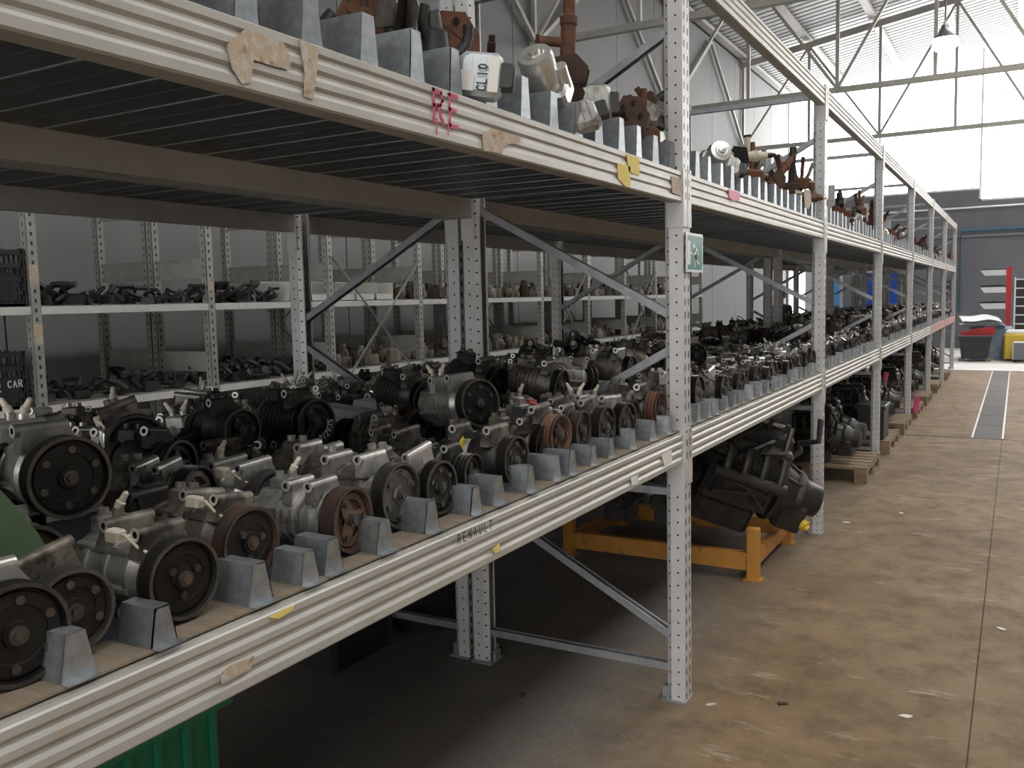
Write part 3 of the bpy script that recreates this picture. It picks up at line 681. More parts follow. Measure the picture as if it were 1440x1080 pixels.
for k, (i, px, py, X, ya, pi_, ro, sc, lab) in enumerate(FG):
    p = atX(px, py, X); z = max(p.z-RA*sc, SHELF+.004); o = put(i, (p.x, p.y, z), ya, pi_, ro, lab, sc); fg_pts.append((p.x-.11, p.y, z)); CH[k] = o
# paint band on the drum one, numbers, red wire
m_ = MB(); m_.lathe((-.22+.077, 0, RA), (1, 0, 0), [(0, .05), (0, .0640), (.018, .0640), (.018, .0640, 'white_band'), (.03, .0640, 'white_band'), (.03, .05)], 'yellow_band', 26, False); obj('paint_band', m_, CH[9])
m_ = MB()
for j, ch_ in enumerate('D12035'):
    a = rad(-82+j*15); r_ = .052; c_ = Vector((.0015, r_*math.cos(a), RA+r_*math.sin(a))); u_ = Vector((0, -math.sin(a), math.cos(a))); v_ = Vector((0, -math.cos(a), -math.sin(a)))
    m_.strokes(ch_, c_, u_, v_, .017, .003, 'chalk')
obj('chalk_numbers', m_, CH[17])
m_ = MB(); m_.tube([(-.05, -.02, .14), (-.07, -.04, .17), (-.1, -.02, .165), (-.11, .03, .15), (-.10, .05, .145)], .003, 'wire_red'); obj('lead_wire', m_, CH[11])
# rows behind
ROWS = [(-1.155, 'front row'), (-1.415, 'second row'), (-1.68, 'third row'), (-2.16, 'rear rack front row'), (-2.42, 'rear rack middle row'), (-2.69, 'row by back aisle')]
count = len(FG); YLIM = 6.6
def blocked(x, y, z=None):
    for (a, b_, c_) in fg_pts:
        if abs(a-(x-.11)) < .20 and abs(b_-y) < .125 and (z is None or abs(c_-z) < .1): return True
    return False
def nearpost(x, y):
    for yp in YP_:
        if yp-.09 < y < yp+PW+.09 and (x-.25 < -1.98 < x+.05 or x-.25 < -2.18 < x+.05 or x > -1.2 or x-.25 < -2.95): return True
    return False
cand = []
for ri, (x, wn) in enumerate(ROWS):
    y = max(.66, -x*.56-.12)+R_.uniform(0, .1)
    while y < YLIM:
        cand.append((ri, x+R_.uniform(-.02, .02), y, 0)); y += R_.uniform(.150, .175)
for ri, (x, wn) in enumerate(ROWS):
    y = max(.9, -x*.56-.05)+R_.uniform(0, .3)
    while y < 5.0:
        if 0 < ri < 3 or (ri == 3 and y > 4): cand.append((ri, x+R_.uniform(-.1, .02), y+.03, 1))
        y += R_.uniform(.26, .6)
for (ri, x, y, lay) in cand:
    if nearpost(x, y): continue
    z = SHELF+.004+lay*R_.uniform(.115, .13)
    if blocked(x, y, z): continue
    if 2.36 < y < 2.9 and -2.35 < x < -1.8 and lay: continue
    i = R_.choice((0, 2, 2, 3, 4, 4, 5, 6, 6, 7, 8, 8, 9, 10, 11, 12)) if ri < 3 else R_.choice((3, 3, 4, 7, 7, 8, 10, 10, 6, 2, 11))
    big = ri > 0
    yaw = R_.gauss(0, 7 if ri == 0 else 28)+(180 if big and R_.random() < .15 else 0)
    if yaw > 90: x -= .22
    if count >= 300: break
    d = Vector((x-.1, y, z+.1))-CP; dz = d.dot(CF); qx, qy = 720+FPX*d.dot(CR)/dz, 540-FPX*d.dot(CU)/dz
    if any(abs(qx-g[1]) < 75 and -80 < qy-g[2] < 60 and x > g[3]+.05 for g in FG): continue
    pt = R_.uniform(0, 5) if lay == 0 else R_.uniform(-6, 14); z += .012 if lay == 0 else 0
    o = put(i, (x, y, z), yaw, pt, R_.uniform(-9, 9), None, R_.uniform(.92, 1.12), ('atop ' if lay else '')+ROWS[ri][1]+(', red-lettered bay' if y < 3.25 else ', past exit sign')); count += 1
    settle(o, SHELF+.004, lay == 0)
# everything further along: too many and too small to pick apart
hp = MB(); hr_ = random.Random(5)
def lowcomp(x, y, z, yaw):
    hp.M = Matrix.Translation((x, y, z)) @ Matrix.Rotation(yaw, 4, 'Z') @ Matrix.Rotation(hr_.uniform(-.3, .3), 4, 'X')
    bd = hr_.choice(('alu', 'alu_dirty', 'alu_dirty', 'iron', 'rust_dark', 'alu_dirty')); pl = hr_.choice(('black_steel', 'black_steel', 'rust_dark', 'iron')); L = hr_.uniform(.18, .24)
    hp.lathe((-L, 0, RA), (1, 0, 0), [(0, .045), (.02, .056), (.06, .056), (.062, .06), (.075, .06), (.08, .054), (L-.05, .05), (L-.035, .036)], bd, 9)
    hp.lathe((-.036, 0, RA), (1, 0, 0), [(0, .04), (0, .066), (.034, .066), (.034, .06), (.022, .055), (.024, .018), (.034, .014), (.034, 0)], pl, 12)
    for q in range(2):
        xx = hr_.uniform(-.18, -.05); zz = RA+.066+hr_.uniform(0, .01); hp.lathe((xx, -.07, zz), (0, 1, 0), [(.01, .006, 'black_steel'), (0, .006), (0, .0125, 'machined'), (.13, .0125)], bd, 6)
    hp.cbx(-L+.01, -L+.06, -.025, .025, RA+.03, RA+.085, .008, bd)
    if hr_.random() < .4: hp.cyl((-L+.03, 0, RA+.08), (-L+.03, .01, RA+.115), .008, 'plug_cream', 5)
    if hr_.random() < .3: hp.tube([(-.05, -.04, RA+.05), (-.08, -.06, RA+.1), (-.13, -.01, RA+.12), (-.15, .04, RA+.07)], .004, hr_.choice(('rubber', 'rubber', 'plug_cream')), 4)
for ri, (x, wn) in enumerate(ROWS):
    y = YLIM-.02
    while y < YP_[-1]-.1:
        if not nearpost(x, y):
            lowcomp(x+hr_.uniform(-.02, .02), y, SHELF+.004, hr_.gauss(0, .2 if ri == 0 else .5))
        if 0 < ri < 4 and hr_.random() < .4: lowcomp(x+hr_.uniform(-.1, .05), y, SHELF+.12, hr_.gauss(0, .8))
        y += hr_.uniform(.15, .18)
hp.M = None
o = obj('compressor_heap', hp.mesh('compressor_heap')); tag(o, 'dense far rows of dirty compressors filling the lower shelf', 'compressors', None, 'stuff')
# galvanised trays left empty in the pile
for (x, y, rzz) in ((-2.0, 2.62, 4), (-2.02, 2.44, 2), (-1.78, 4.45, -5)):
    b = MB(); b.prism([(-.075, 0), (-.06, .004), (-.045, .045), (-.005, .045), (0, .03), (.005, .045), (.045, .045), (.06, .004), (.075, 0), (.07, -.002), (-.07, -.002)], (-.14, 0, 0), (0, 1, 0), (0, 0, 1), (1, 0, 0), .28, 'galv')
    o = obj('metal_tray', b, None, (x, y, SHELF+.10), (0, rad(6), rad(rzz))); tag(o, 'empty bright galvanised tray lying among the compressors', 'tray', 'empty trays in the pile')
# green cloth
b = MB(); NR, NA = 16, 48; vs = [(0, 0, .36)]
for i in range(1, NR+1):
    for j in range(NA):
        r_ = i/NR; an = 2*math.pi*j/NA; h_ = max(0, 1-r_**2.3)**.62
        fold = (.030*math.sin(5*an+4*r_)+.018*math.sin(11*an-3*r_)+.012*math.sin(8*r_*math.cos(an)*3))*r_*(.25+h_)
        q_ = r_*(1+.05*math.sin(7*an)*r_); vs.append((math.cos(an)*q_*.17, math.sin(an)*q_*.40, max(0, h_*.36+fold)))
fs = [(0, 1+j, 1+(j+1) % NA) for j in range(NA)]+[(1+(i-1)*NA+j, 1+i*NA+j, 1+i*NA+(j+1) % NA, 1+(i-1)*NA+(j+1) % NA) for i in range(1, NR) for j in range(NA)]
b.add(vs, fs, 'green_cloth'); me = b.mesh('green_cloth'); 
o = obj('green_cloth', me, None, (-1.41, .50, SHELF+.006)); tag(o, 'crumpled dark green cloth bundle at the shelf end', 'cloth')

# ------------------------------------------------------------------ upper shelf parts
UG = 'steering parts on the upper shelf'
def steering_column(t, L=.34, m1='rust', m2='rust_dark', lean=0):
    m_ = MB(); m_.lathe((0, 0, 0), (0, 0, 1), [(0, .024), (L*.55, .024), (L*.56, .028), (L*.62, .028), (L*.63, .019), (L*.80, .019)], m1, 14); obj('column_tube', m_, t)
    m_ = MB(); m_.lathe((0, 0, L*.8), (0, 0, 1), [(0, .013), (L*.14, .013), (L*.15, .010), (L*.2, .010), (L*.2, 0)], m2, 10); obj('shaft', m_, t)
    m_ = MB(); m_.prism([(-.05, 0), (.06, .01), (.07, .06), (.03, .10), (-.04, .09)], (0, -.028, .03), (1, 0, 0), (0, 0, 1), (0, 1, 0), .004, m2)
    m_.prism([(-.05, 0), (.06, .01), (.07, .06), (.03, .10), (-.04, .09)], (0, .026, .03), (1, 0, 0), (0, 0, 1), (0, 1, 0), .004, m2); obj('bracket', m_, t)
    m_ = MB(); m_.cyl((0, 0, L*.42), (-.09, -.01, L*.44), .015, m1, 12); m_.cyl((-.09, -.01, L*.44), (-.10, -.01, L*.44), .019, m2, 12); obj('lock_barrel', m_, t)
def motor_unit(t, m1='alu_bright'):
    m_ = MB(); m_.lathe((0, 0, 0), (0, 0, 1), [(0, .05), (.004, .052), (.10, .052), (.105, .05), (.112, .048), (.114, .03), (.118, .028), (.118, .018), (.128, .017), (.13, 0)], m1, 28); obj('motor_can', m_, t)
    m_ = MB(); m_.cbx(-.065, .07, -.05, .05, -.05, .004, .01, 'alu'); m_.cyl((.055, .02, -.02), (.055, .02, .05), .02, 'alu_bright', 12); m_.cyl((-.05, -.045, -.03), (-.05, -.045, .012), .009, 'iron', 8); obj('gear_housing', m_, t)
    m_ = MB(); m_.cbx(-.04, .03, .045, .075, -.04, .02, .006, 'plastic_black'); obj('connector', m_, t)
def control_box(t, w_=.15, d_=.11, h_=.055, m1='alu'):
    m_ = MB(); m_.cbx(-w_/2, w_/2, -d_/2, d_/2, 0, h_, .014, m1)
    obj('housing', m_, t)
    m_ = MB()
    for i in range(5): m_.bx(-w_*.36+i*w_*.16, -w_*.34+i*w_*.16, -d_*.34, d_*.34, h_, h_+.003, m1)
    obj('fins', m_, t)
    m_ = MB(); m_.cbx(w_/2-.01, w_/2+.03, -d_*.3, d_*.3, .01, h_*.8, .005, 'plastic_black'); obj('connector', m_, t)
    m_ = MB()
    for sx in (-1, 1): m_.prism([(0, -.015), (.025, -.01), (.025, .01), (0, .015)], (sx*w_/2 if sx > 0 else -w_/2-.025, 0, .0), (1, 0, 0), (0, 1, 0), (0, 0, 1), .006, m1)
    obj('ear', m_, t)
def rusty_bracket(t, m1='rust', m2='rust_dark'):
    m_ = MB(); m_.prism([(-.10, 0), (.09, -.01), (.11, .05), (.07, .13), (.0, .16), (-.07, .12)], (0, 0, 0), (1, 0, 0), (0, 0, 1), (0, 1, 0), .005, m1); obj('side_plate', m_, t)
    m_ = MB(); m_.prism([(-.09, 0), (.07, 0), (.085, .05), (.02, .12), (-.06, .1)], (0, .07, .01), (1, 0, 0), (0, 0, 1), (0, 1, 0), .005, m1); obj('side_plate', m_, t)
    m_ = MB(); m_.bx(-.08, .08, .0, .075, .0, .006, m2); m_.bx(-.05, .05, .0, .075, .085, .09, m1); obj('cross_plate', m_, t)
    m_ = MB(); m_.cyl((-.05, -.03, .05), (-.05, .11, .05), .016, m2, 12); m_.cyl((.05, -.02, .03), (.05, .1, .03), .012, m2, 10); obj('pivot_tube', m_, t)
    m_ = MB()
    for (x, z) in ((.03, .10), (-.02, .12), (.06, .05), (-.06, .08)): m_.cyl((x, -.001, z), (x, -.003, z), .011, 'black_steel', 8)
    obj('hole', m_, t)
def black_lever(t, L=.2):
    m_ = MB(); m_.lathe((0, 0, 0), (0, 0, 1), [(0, .02), (L*.7, .02), (L*.72, .023), (L, .022)], 'plastic_black', 14); obj('sleeve', m_, t)
    m_ = MB(); m_.cbx(-.05, .045, -.035, .035, -.045, .02, .01, 'rust_dark'); obj('base_casting', m_, t)
    m_ = MB(); m_.lathe((-.09, 0, -.02), (1, 0, 0), [(0, .012), (.06, .012), (.062, .018), (.08, .018)], 'rust', 10); obj('spigot', m_, t)
def claw(t):
    m_ = MB(); m_.cbx(-.07, .07, -.04, .04, 0, .07, .015, 'rust'); obj('casting', m_, t)
    for k, (a, l) in enumerate(((-.5, .13), (.1, .16), (.7, .12))):
        m_ = MB(); m_.tube([(.04*a, 0, .05), (.08*a, 0, .09), (.12*a+.01, .01, .05+l)], .013, ('rust_dark', 'rust', 'alu_dirty')[k], 8); obj('arm', m_, t)
    m_ = MB(); m_.cyl((-.09, .0, .03), (.1, 0, .035), .02, 'alu_dirty', 12); obj('cross_tube', m_, t)
def hook_part(t):
    m_ = MB(); m_.tube([(.07*math.cos(a), 0, .07*math.sin(a)+.08) for a in [rad(-200+i*22) for i in range(11)]], .014, 'rubber', 10); obj('hook', m_, t)
    m_ = MB(); m_.lathe((-.02, 0, 0), (-.2, .1, 1), [(0, .035), (.05, .035), (.06, .025), (.1, .022)], 'plastic_black', 14); obj('boot', m_, t)
def upart(fn, name, label, px, py, X, rot, cat, *a):
    p = atX(px, py, X); t = thing(name, label, cat, (p.x, p.y, p.z), tuple(rad(r) for r in rot), UG); fn(t, *a); settle(t, UDECK+.003, False); return t
# hand placed (bay with the red letters); pixel = base point of the part
upart(motor_unit, 'steering_motor', 'shiny silver cylindrical electric motor tilted on the upper shelf', 766, 122, -1.22, (50, 0, 8), 'motor')
upart(steering_column, 'steering_shaft', 'rusty steering column standing upright among the upper shelf parts', 796, 138, -1.26, (0, 3, 20), 'steering column', .40)
upart(rusty_bracket, 'steering_bracket', 'orange rusted perforated bracket with black hook in front', 628, 92, -1.36, (6, 22, 75), 'bracket')
upart(hook_part, 'rubber_hook', 'black hook-shaped rubber boot before an orange rusted bracket', 622, 82, -1.24, (0, 10, 70), 'boot')
upart(steering_column, 'steering_shaft', 'grey oily steering tube with blue tag leaning between dividers', 552, 62, -1.30, (0, 18, -30), 'steering column', .42, 'iron', 'alu_dirty')
upart(rusty_bracket, 'steering_bracket', 'dark rusty bracket leaning left of the grey tube', 520, 50, -1.45, (-12, 10, 40), 'bracket', 'rust', 'rust')
upart(rusty_bracket, 'steering_bracket', 'brown bracket with bolt holes below the silver motor', 776, 152, -1.3, (0, 0, 40), 'bracket', 'rust_dark', 'rust_dark')
t = upart(control_box, 'control_box', 'grey control box with paper label and marker writing', 676, 112, -1.15, (80, 6, 28), 'control box', .105, .11, .045, 'car_silver')
m_ = MB(); m_.bx(-.048, -.012, -.05, .0, .0515, .052, 'white_paper'); m_.bx(.022, .046, -.05, .035, .0515, .052, 'white_paper'); obj('paper_label', m_, t)
m_ = MB(); m_.strokes('CLIO', (.018, -.048, .0522), (0, 1, 0), (-1, 0, 0), .022, .0035, 'ink', .8); obj('marker_writing', m_, t)
upart(control_box, 'control_box', 'pale aluminium control box standing behind the rusty upright column', 826, 150, -1.30, (80, 0, 35), 'control box', .15, .13, .05)
upart(control_box, 'control_box', 'cream aluminium control box beside a grey finned block', 872, 170, -1.26, (75, 10, 35), 'control box', .14, .12, .05, 'alu_bright')
upart(control_box, 'control_box', 'dark grey finned block by a black cylinder', 905, 172, -1.26, (60, 30, 30), 'control box', .10, .10, .07, 'alu_dirty')
upart(control_box, 'control_box', 'pale control box lying next to the exit sign post', 922, 192, -1.22, (72, -10, 35), 'control box', .15, .12, .05)
upart(black_lever, 'steering_switch', 'black cylindrical sleeve pointing up beside a finned block', 918, 146, -1.3, (0, 55, 40), 'sleeve', .12)
upart(control_box, 'control_box', 'white-grey box lying over the dividers below the rusty column', 812, 186, -1.15, (62, -15, 30), 'control box', .13, .10, .04)
upart(rusty_bracket, 'steering_bracket', 'brown bracket with silver bolt beneath the cream box', 882, 192, -1.2, (0, 25, 70), 'bracket', 'rust_dark', 'rust_dark')
upart(claw, 'steering_knuckle', 'rusty casting with arms low behind the last dividers before the exit sign', 902, 205, -1.24, (0, 0, 60), 'casting')
upart(control_box, 'control_box', 'black-bottomed module tucked against the exit sign post', 930, 212, -1.2, (40, 0, 80), 'control box', .1, .09, .05, 'plastic_black')
upart(motor_unit, 'steering_motor', 'silver motor with black gear disc just past the exit sign post', 1003, 228, -1.25, (70, 20, 30), 'motor')
upart(control_box, 'control_box', 'silver ribbed box past the exit sign post', 1018, 240, -1.2, (70, 10, 35), 'control box', .12, .1, .06, 'alu')
upart(steering_column, 'steering_shaft', 'cream steering tube lying flat past the exit sign post', 1020, 222, -1.22, (0, 84, 62), 'steering column', .34, 'plug_cream', 'black_steel')
upart(black_lever, 'steering_switch', 'short black sleeve standing over a brown drum', 1061, 250, -1.24, (0, 4, 20), 'sleeve', .13)
upart(claw, 'steering_knuckle', 'brown round casting beneath the short black sleeve', 1055, 258, -1.22, (0, 0, 50), 'casting')
upart(black_lever, 'steering_switch', 'tall black sleeve standing between rusty tubes', 1113, 262, -1.26, (0, 2, 20), 'sleeve', .24)
upart(steering_column, 'steering_shaft', 'rusty slanted tube leaning against the tall black sleeve', 1082, 262, -1.24, (0, 52, 70), 'steering column', .34)
upart(steering_column, 'steering_shaft', 'rusty steering tube lying across the second rack post', 1122, 278, -1.16, (0, 86, 78), 'steering column', .42, 'rust', 'plug_cream')
upart(claw, 'steering_knuckle', 'rusty clawed casting with curved arms by the second rack post', 1126, 265, -1.3, (0, 0, 40), 'casting')
upart(hook_part, 'rubber_hook', 'black drooping rubber boot just past the second rack post', 1182, 290, -1.25, (0, 20, 90), 'boot')
upart(claw, 'steering_knuckle', 'rusty three-armed casting between second and third rack posts', 1208, 302, -1.22, (0, 0, 70), 'casting')
# random ones along the shelf
UF = [(steering_column, 'steering_shaft', 'rusty steering column', 'steering column'), (motor_unit, 'steering_motor', 'silver electric steering motor', 'motor'), (control_box, 'control_box', 'grey aluminium control box', 'control box'),
      (rusty_bracket, 'steering_bracket', 'rusty perforated steering bracket', 'bracket'), (claw, 'steering_knuckle', 'rusty casting with arms', 'casting'), (black_lever, 'steering_switch', 'black sleeve on casting', 'sleeve')]
UPRO = []
for k, (fn, nm, lb, ct) in enumerate(UF):
    t = thing(nm, lb+' low behind the first dividers of the near bay', ct, (-1.42, 1.0+.22*k, UDECK+.06), (rad(8), rad(12), rad(40+30*k)), UG); fn(t); kids(t); settle(t, UDECK+.003); UPRO.append(t)
y = 1.0; rr = random.Random(11)
while y < YP_[-1]-.2:
    for x in (-1.24, -1.46):
        k = rr.randrange(6)
        if x > -1.3 and y < 7.3: continue
        if not clear_post(y, .1): continue
        b_ = int((y-Y0)//BAY); wh = ('in the red-lettered bay', 'past the exit sign post', 'past the second post', 'past the third post', 'past the fourth post', 'past the fifth post', 'in the last bay')[b_]
        o = dup(UPRO[k], (x+rr.uniform(-.03, .03), y+rr.uniform(-.05, .05), UDECK+.03), (rad(rr.uniform(-25, 25)), rad(rr.uniform(-10, 60)), rad(rr.uniform(0, 360))), UF[k][2]+' on the upper shelf '+wh+(', inner row' if x < -1.3 else ', front row'), UG, rr.uniform(.85, 1.2)); settle(o, UDECK+.003)
    y += rr.uniform(.17, .3)

# ------------------------------------------------------------------ engines, stand and pallets under the rack
def engine(t, v=0, yellow=False):
    e = random.Random(v)
    m_ = MB(); m_.cbx(-.2, .2, -.16, .16, .16, .42, .02, 'iron')
    for i in range(5): m_.bx(-.17+i*.08, -.15+i*.08, -.175, -.155, .2, .4, 'iron'); m_.bx(-.17+i*.08, -.15+i*.08, .155, .175, .2, .4, 'iron')
    for i in range(6): m_.cyl((e.uniform(-.18, .18), -.165, e.uniform(.2, .4)), (e.uniform(-.18, .18), -.19, e.uniform(.2, .4)), .012, 'engine_dark', 7)
    obj('block', m_, t)
    m_ = MB(); m_.cbx(-.21, .21, -.14, .13, .42, .53, .015, 'engine_dark'); m_.cbx(-.2, .2, -.08, .09, .53, .60, .02, 'plastic_black'); obj('cylinder_head', m_, t)
    m_ = MB(); m_.cbx(-.19, .15, -.13, .13, .0, .16, .03, 'iron'); obj('sump', m_, t)
    m_ = MB(); m_.lathe((.2, 0, .27), (1, 0, 0), [(0, .19), (.02, .19), (.05, .16), (.12, .13), (.14, .14), (.15, .14), (.2, .10), (.28, .09), (.29, .06)], 'engine_dark', 22)
    for i in range(8): a = i*math.pi/4; m_.bar((.22, .175*math.cos(a), .27+.175*math.sin(a)), (.34, .125*math.cos(a), .27+.125*math.sin(a)), .012, .02, 'engine_dark')
    m_.cbx(.26, .42, -.13, .10, .1, .26, .02, 'engine_dark'); obj('gearbox', m_, t)
    m_ = MB(); m_.lathe((-.2, -.02, .22), (-1, 0, 0), [(0, .05), (.02, .05)]+[(q, r) for q, r in ((.02, .095), (.03, .098), (.035, .09), (.04, .098), (.045, .09), (.05, .098), (.055, .098), (.055, .085), (.045, .06), (.047, .03), (.06, .025), (.06, 0))], 'rubber', 24); obj('crank_pulley', m_, t)
    m_ = MB(); m_.lathe((-.2, .13, .40), (-1, 0, 0), [(0, .03), (.02, .055), (.03, .055), (.035, .05), (.045, .055), (.05, .02)], 'iron', 18); m_.lathe((-.22, .15, .36), (1, 0, 0), [(0, .055), (.1, .06), (.13, .05)], 'alu_dirty', 16); obj('alternator', m_, t)
    m_ = MB()
    for i in range(4): x = -.15+i*.1; m_.tube([(x, -.13, .48), (x, -.2, .5), (x, -.235, .45), (x+.01, -.24, .38)], .022, 'engine_dark', 8)
    m_.cyl((-.2, -.24, .36), (.2, -.24, .36), .035, 'engine_dark', 12); obj('intake_manifold', m_, t)
    m_ = MB(); m_.cyl((-.16, .02, .615), (.17, .02, .615), .014, 'alu_bright', 10)
    for i in range(4): m_.cyl((-.13+i*.09, .02, .62), (-.13+i*.09, -.05, .57), .010, 'alu', 7); m_.cyl((-.13+i*.09, -.02, .6), (-.13+i*.09, -.02, .65), .012, 'iron', 7)
    obj('fuel_rail', m_, t)
    for k in range(13):
        x0, y0_ = e.uniform(-.2, .2), e.choice((-.18, .16)); pts = [(x0, y0_, e.uniform(.25, .45))]
        for q in range(5): pts.append((pts[-1][0]+e.uniform(-.1, .13), y0_+e.uniform(-.09, .06), min(.68, max(.15, pts[-1][2]+e.uniform(-.1, .16)))))
        sm = []
        for a, b_ in zip(pts[:-1], pts[1:]):
            for f_ in (0, .5): sm.append(tuple(a[i]*(1-f_)+b_[i]*f_ for i in range(3)))
        sm.append(pts[-1]); m_ = MB(); m_.tube(sm, e.choice((.007, .010, .017)), e.choice(('rubber', 'rubber', 'plastic_black', 'rim_steel')), 7); obj('hose', m_, t)
    if yellow: m_ = MB(); m_.lathe((.42, -.1, .16), (.6, -.6, -.2), [(0, .03), (.03, .034), (.035, .02), (.05, .016)], 'yellow_plastic', 10); obj('yellow_cap', m_, t)
EG = 'used engines stored under the rack'
p = atZ(1075, 790, 0)
en = thing('engine', 'big black engine with gearbox and yellow cap tilted up beyond the orange stand', 'engine', (-1.58, 5.30, .17), (rad(16), rad(20), rad(30)), EG); engine(en, 1, True); en.scale = (1.08,)*3; settle(en, .10)
st = thing('engine_stand', 'orange painted steel stand frame under the rack', 'stand', (-1.83, 4.88, 0))
for (x, y) in ((-1.255, 4.88), (-2.40, 4.88), (-1.255, 5.72), (-2.40, 5.72)):
    m_ = MB(); m_.cbx(x+1.83-.034, x+1.83+.034, y-4.88, y-4.88+.06, 0, .30, .006, 'orange_paint'); m_.bx(x+1.83-.05, x+1.83+.05, y-4.89, y-4.88+.08, 0, .008, 'orange_paint'); obj('post', m_, st)
for y in (.01, .85):
    m_ = MB(); m_.bx(-.536, .541, y, y+.045, .055, .155, 'orange_paint'); obj('rail', m_, st)
for x in (-.56, .56):
    m_ = MB(); m_.bx(x-.022, x+.022, .062, .838, .06, .14, 'orange_paint'); obj('side_rail', m_, st)
for k, (x, y, rzv, lab) in enumerate(((-2.24, 5.38, 90, 'dark engine with dished round pulley lying at the orange stand end by the drum'), (-1.90, 5.38, 90, 'dark engine with pale ring pulley in the middle of the orange stand'))):
    t = thing('engine', lab, 'engine', (x, y, .158), (0, 0, rad(rzv)), EG); engine(t, 10+k); t.scale = (.62, .62, .62)
def pallet(x0, y0_, lab):
    t = thing('wooden_pallet', lab, 'pallet', (x0, y0_, 0), (0, 0, 0), 'wooden pallets under the rack')
    for i in range(6): m_ = MB(); m_.bx(.0, .95, i*.145, i*.145+.11, .115, .135, 'pallet_wood'); obj('top_board', m_, t)
    for x in (0, .42, .85):
        m_ = MB(); m_.bx(x, x+.1, 0, .835, .095, .115, 'pallet_wood'); obj('stringer', m_, t)
        for y in (0, .36, .735): m_ = MB(); m_.bx(x, x+.1, y, y+.1, .018, .095, 'pallet_wood'); obj('block', m_, t)
        m_ = MB(); m_.bx(x, x+.1, 0, .835, 0, .018, 'pallet_wood'); obj('bottom_board', m_, t)
    return t
eproto = thing('engine', 'silver and black engine on the first pallet near the second rack post', 'engine', (-1.55, 8.44, .137), (0, 0, rad(-6)), EG); engine(eproto, 21); eproto.scale = (.82,)*3; kids(eproto)
m_ = MB(); m_.cbx(-.1, .1, -.1, .1, 0, .001, .0002, 'iron')
plist = [(7.82, 'weathered pallet by the second rack post'), (9.35, 'pallet by the third rack post carrying a black bin'), (10.65, 'pallet after the third rack post'), (12.1, 'pallet before the fourth rack post'), (13.5, 'pallet past the fourth rack post'), (15.3, 'pallet before the fifth rack post'), (17.5, 'pallet past the fifth rack post')]
for k, (y, lab) in enumerate(plist):
    pallet(-2.01, y, lab)
    nm_ = lab.replace('weathered ', '').replace(' carrying a black bin', '')
    if k: dup(eproto, (-1.55, y+.64, .137), (0, 0, rad(8-5*(k % 3))), 'grimy engine on the farther half of the '+nm_, EG, .8)
    if k != 1: dup(eproto, (-1.52+.05*(k % 2), y+.20, .137), (0, 0, rad(-6+6*(k % 3)+(180 if k % 2 else 0))), 'grimy engine on the nearer half of the '+nm_, EG, .8)
b = MB(); b.cbx(-.13, .13, -.2, .2, 0, .34, .02, 'plastic_black'); b.cbx(-.145, .145, -.215, .215, .30, .345, .01, 'plastic_black'); o = obj('plastic_bin', b, None, (-1.25, 9.56, .137)); tag(o, 'black plastic bin on the pallet by the third rack post', 'bin')
for (px, py, X, lab) in ((1288, 568, -1.06, 'pink tag hanging on an engine near the fourth rack post'), (1244, 533, -1.4, 'pink rag on an engine behind the third rack post')):
    p = atX(px, py, X); b = MB(); b.prism([(-.06, 0), (.05, -.02), (.07, .16), (-.05, .19)], (0, 0, -.09), (0, 1, 0), (0, 0, 1), (1, 0, 0), .012, 'pink'); o = obj('pink_tag', b, None, p, (0, rad(8), rad(-20))); tag(o, lab, 'tag')
# drum and crates on the floor
p = atZ(612, 893, 0)
t = thing('plastic_drum', 'black plastic drum on the floor behind the paired rack posts', 'drum', (-2.55, 3.55, 0)); b = MB(); b.lathe((0, 0, 0), (0, 0, 1), [(0, .15), (.02, .165), (.5, .185), (.52, .195), (.55, .195), (.55, .18), (.5, .175), (.1, .16), (.09, 0)], 'plastic_black', 30); obj('shell', b, t)
b = MB(); b.bx(-.03, .03, -.175, -.155, .04, .1, 'rubber'); obj('notch', b, t)
t = thing('plastic_crate', 'dark low crate on the floor next to the black drum', 'crate', (-2.75, 3.05, 0)); b = MB(); b.cbx(-.22, .22, -.2, .2, 0, .3, .02, 'plastic_black'); obj('shell', b, t); b = MB(); b.bx(-.24, .24, -.22, .22, .27, .31, 'plastic_black'); obj('rim', b, t)
p = atX(262, 1010, -1.9)
t = thing('plastic_crate', 'green ribbed plastic crate on the floor under the near shelf', 'crate', (-2.16, 1.36, 0)); b = MB(); b.cbx(-.26, .26, -.3, .3, 0, .56, .02, 'green_plastic')
for i in range(7): b.bx(.258, .272, -.28+i*.09, -.262+i*.09, .02, .5, 'green_plastic')
for i in range(5): b.bx(-.2+i*.1, -.18+i*.1, .298, .312, .02, .5, 'green_plastic')
obj('shell', b, t); b = MB(); b.bx(-.285, .285, -.325, .325, .50, .54, 'green_plastic'); obj('rim', b, t)

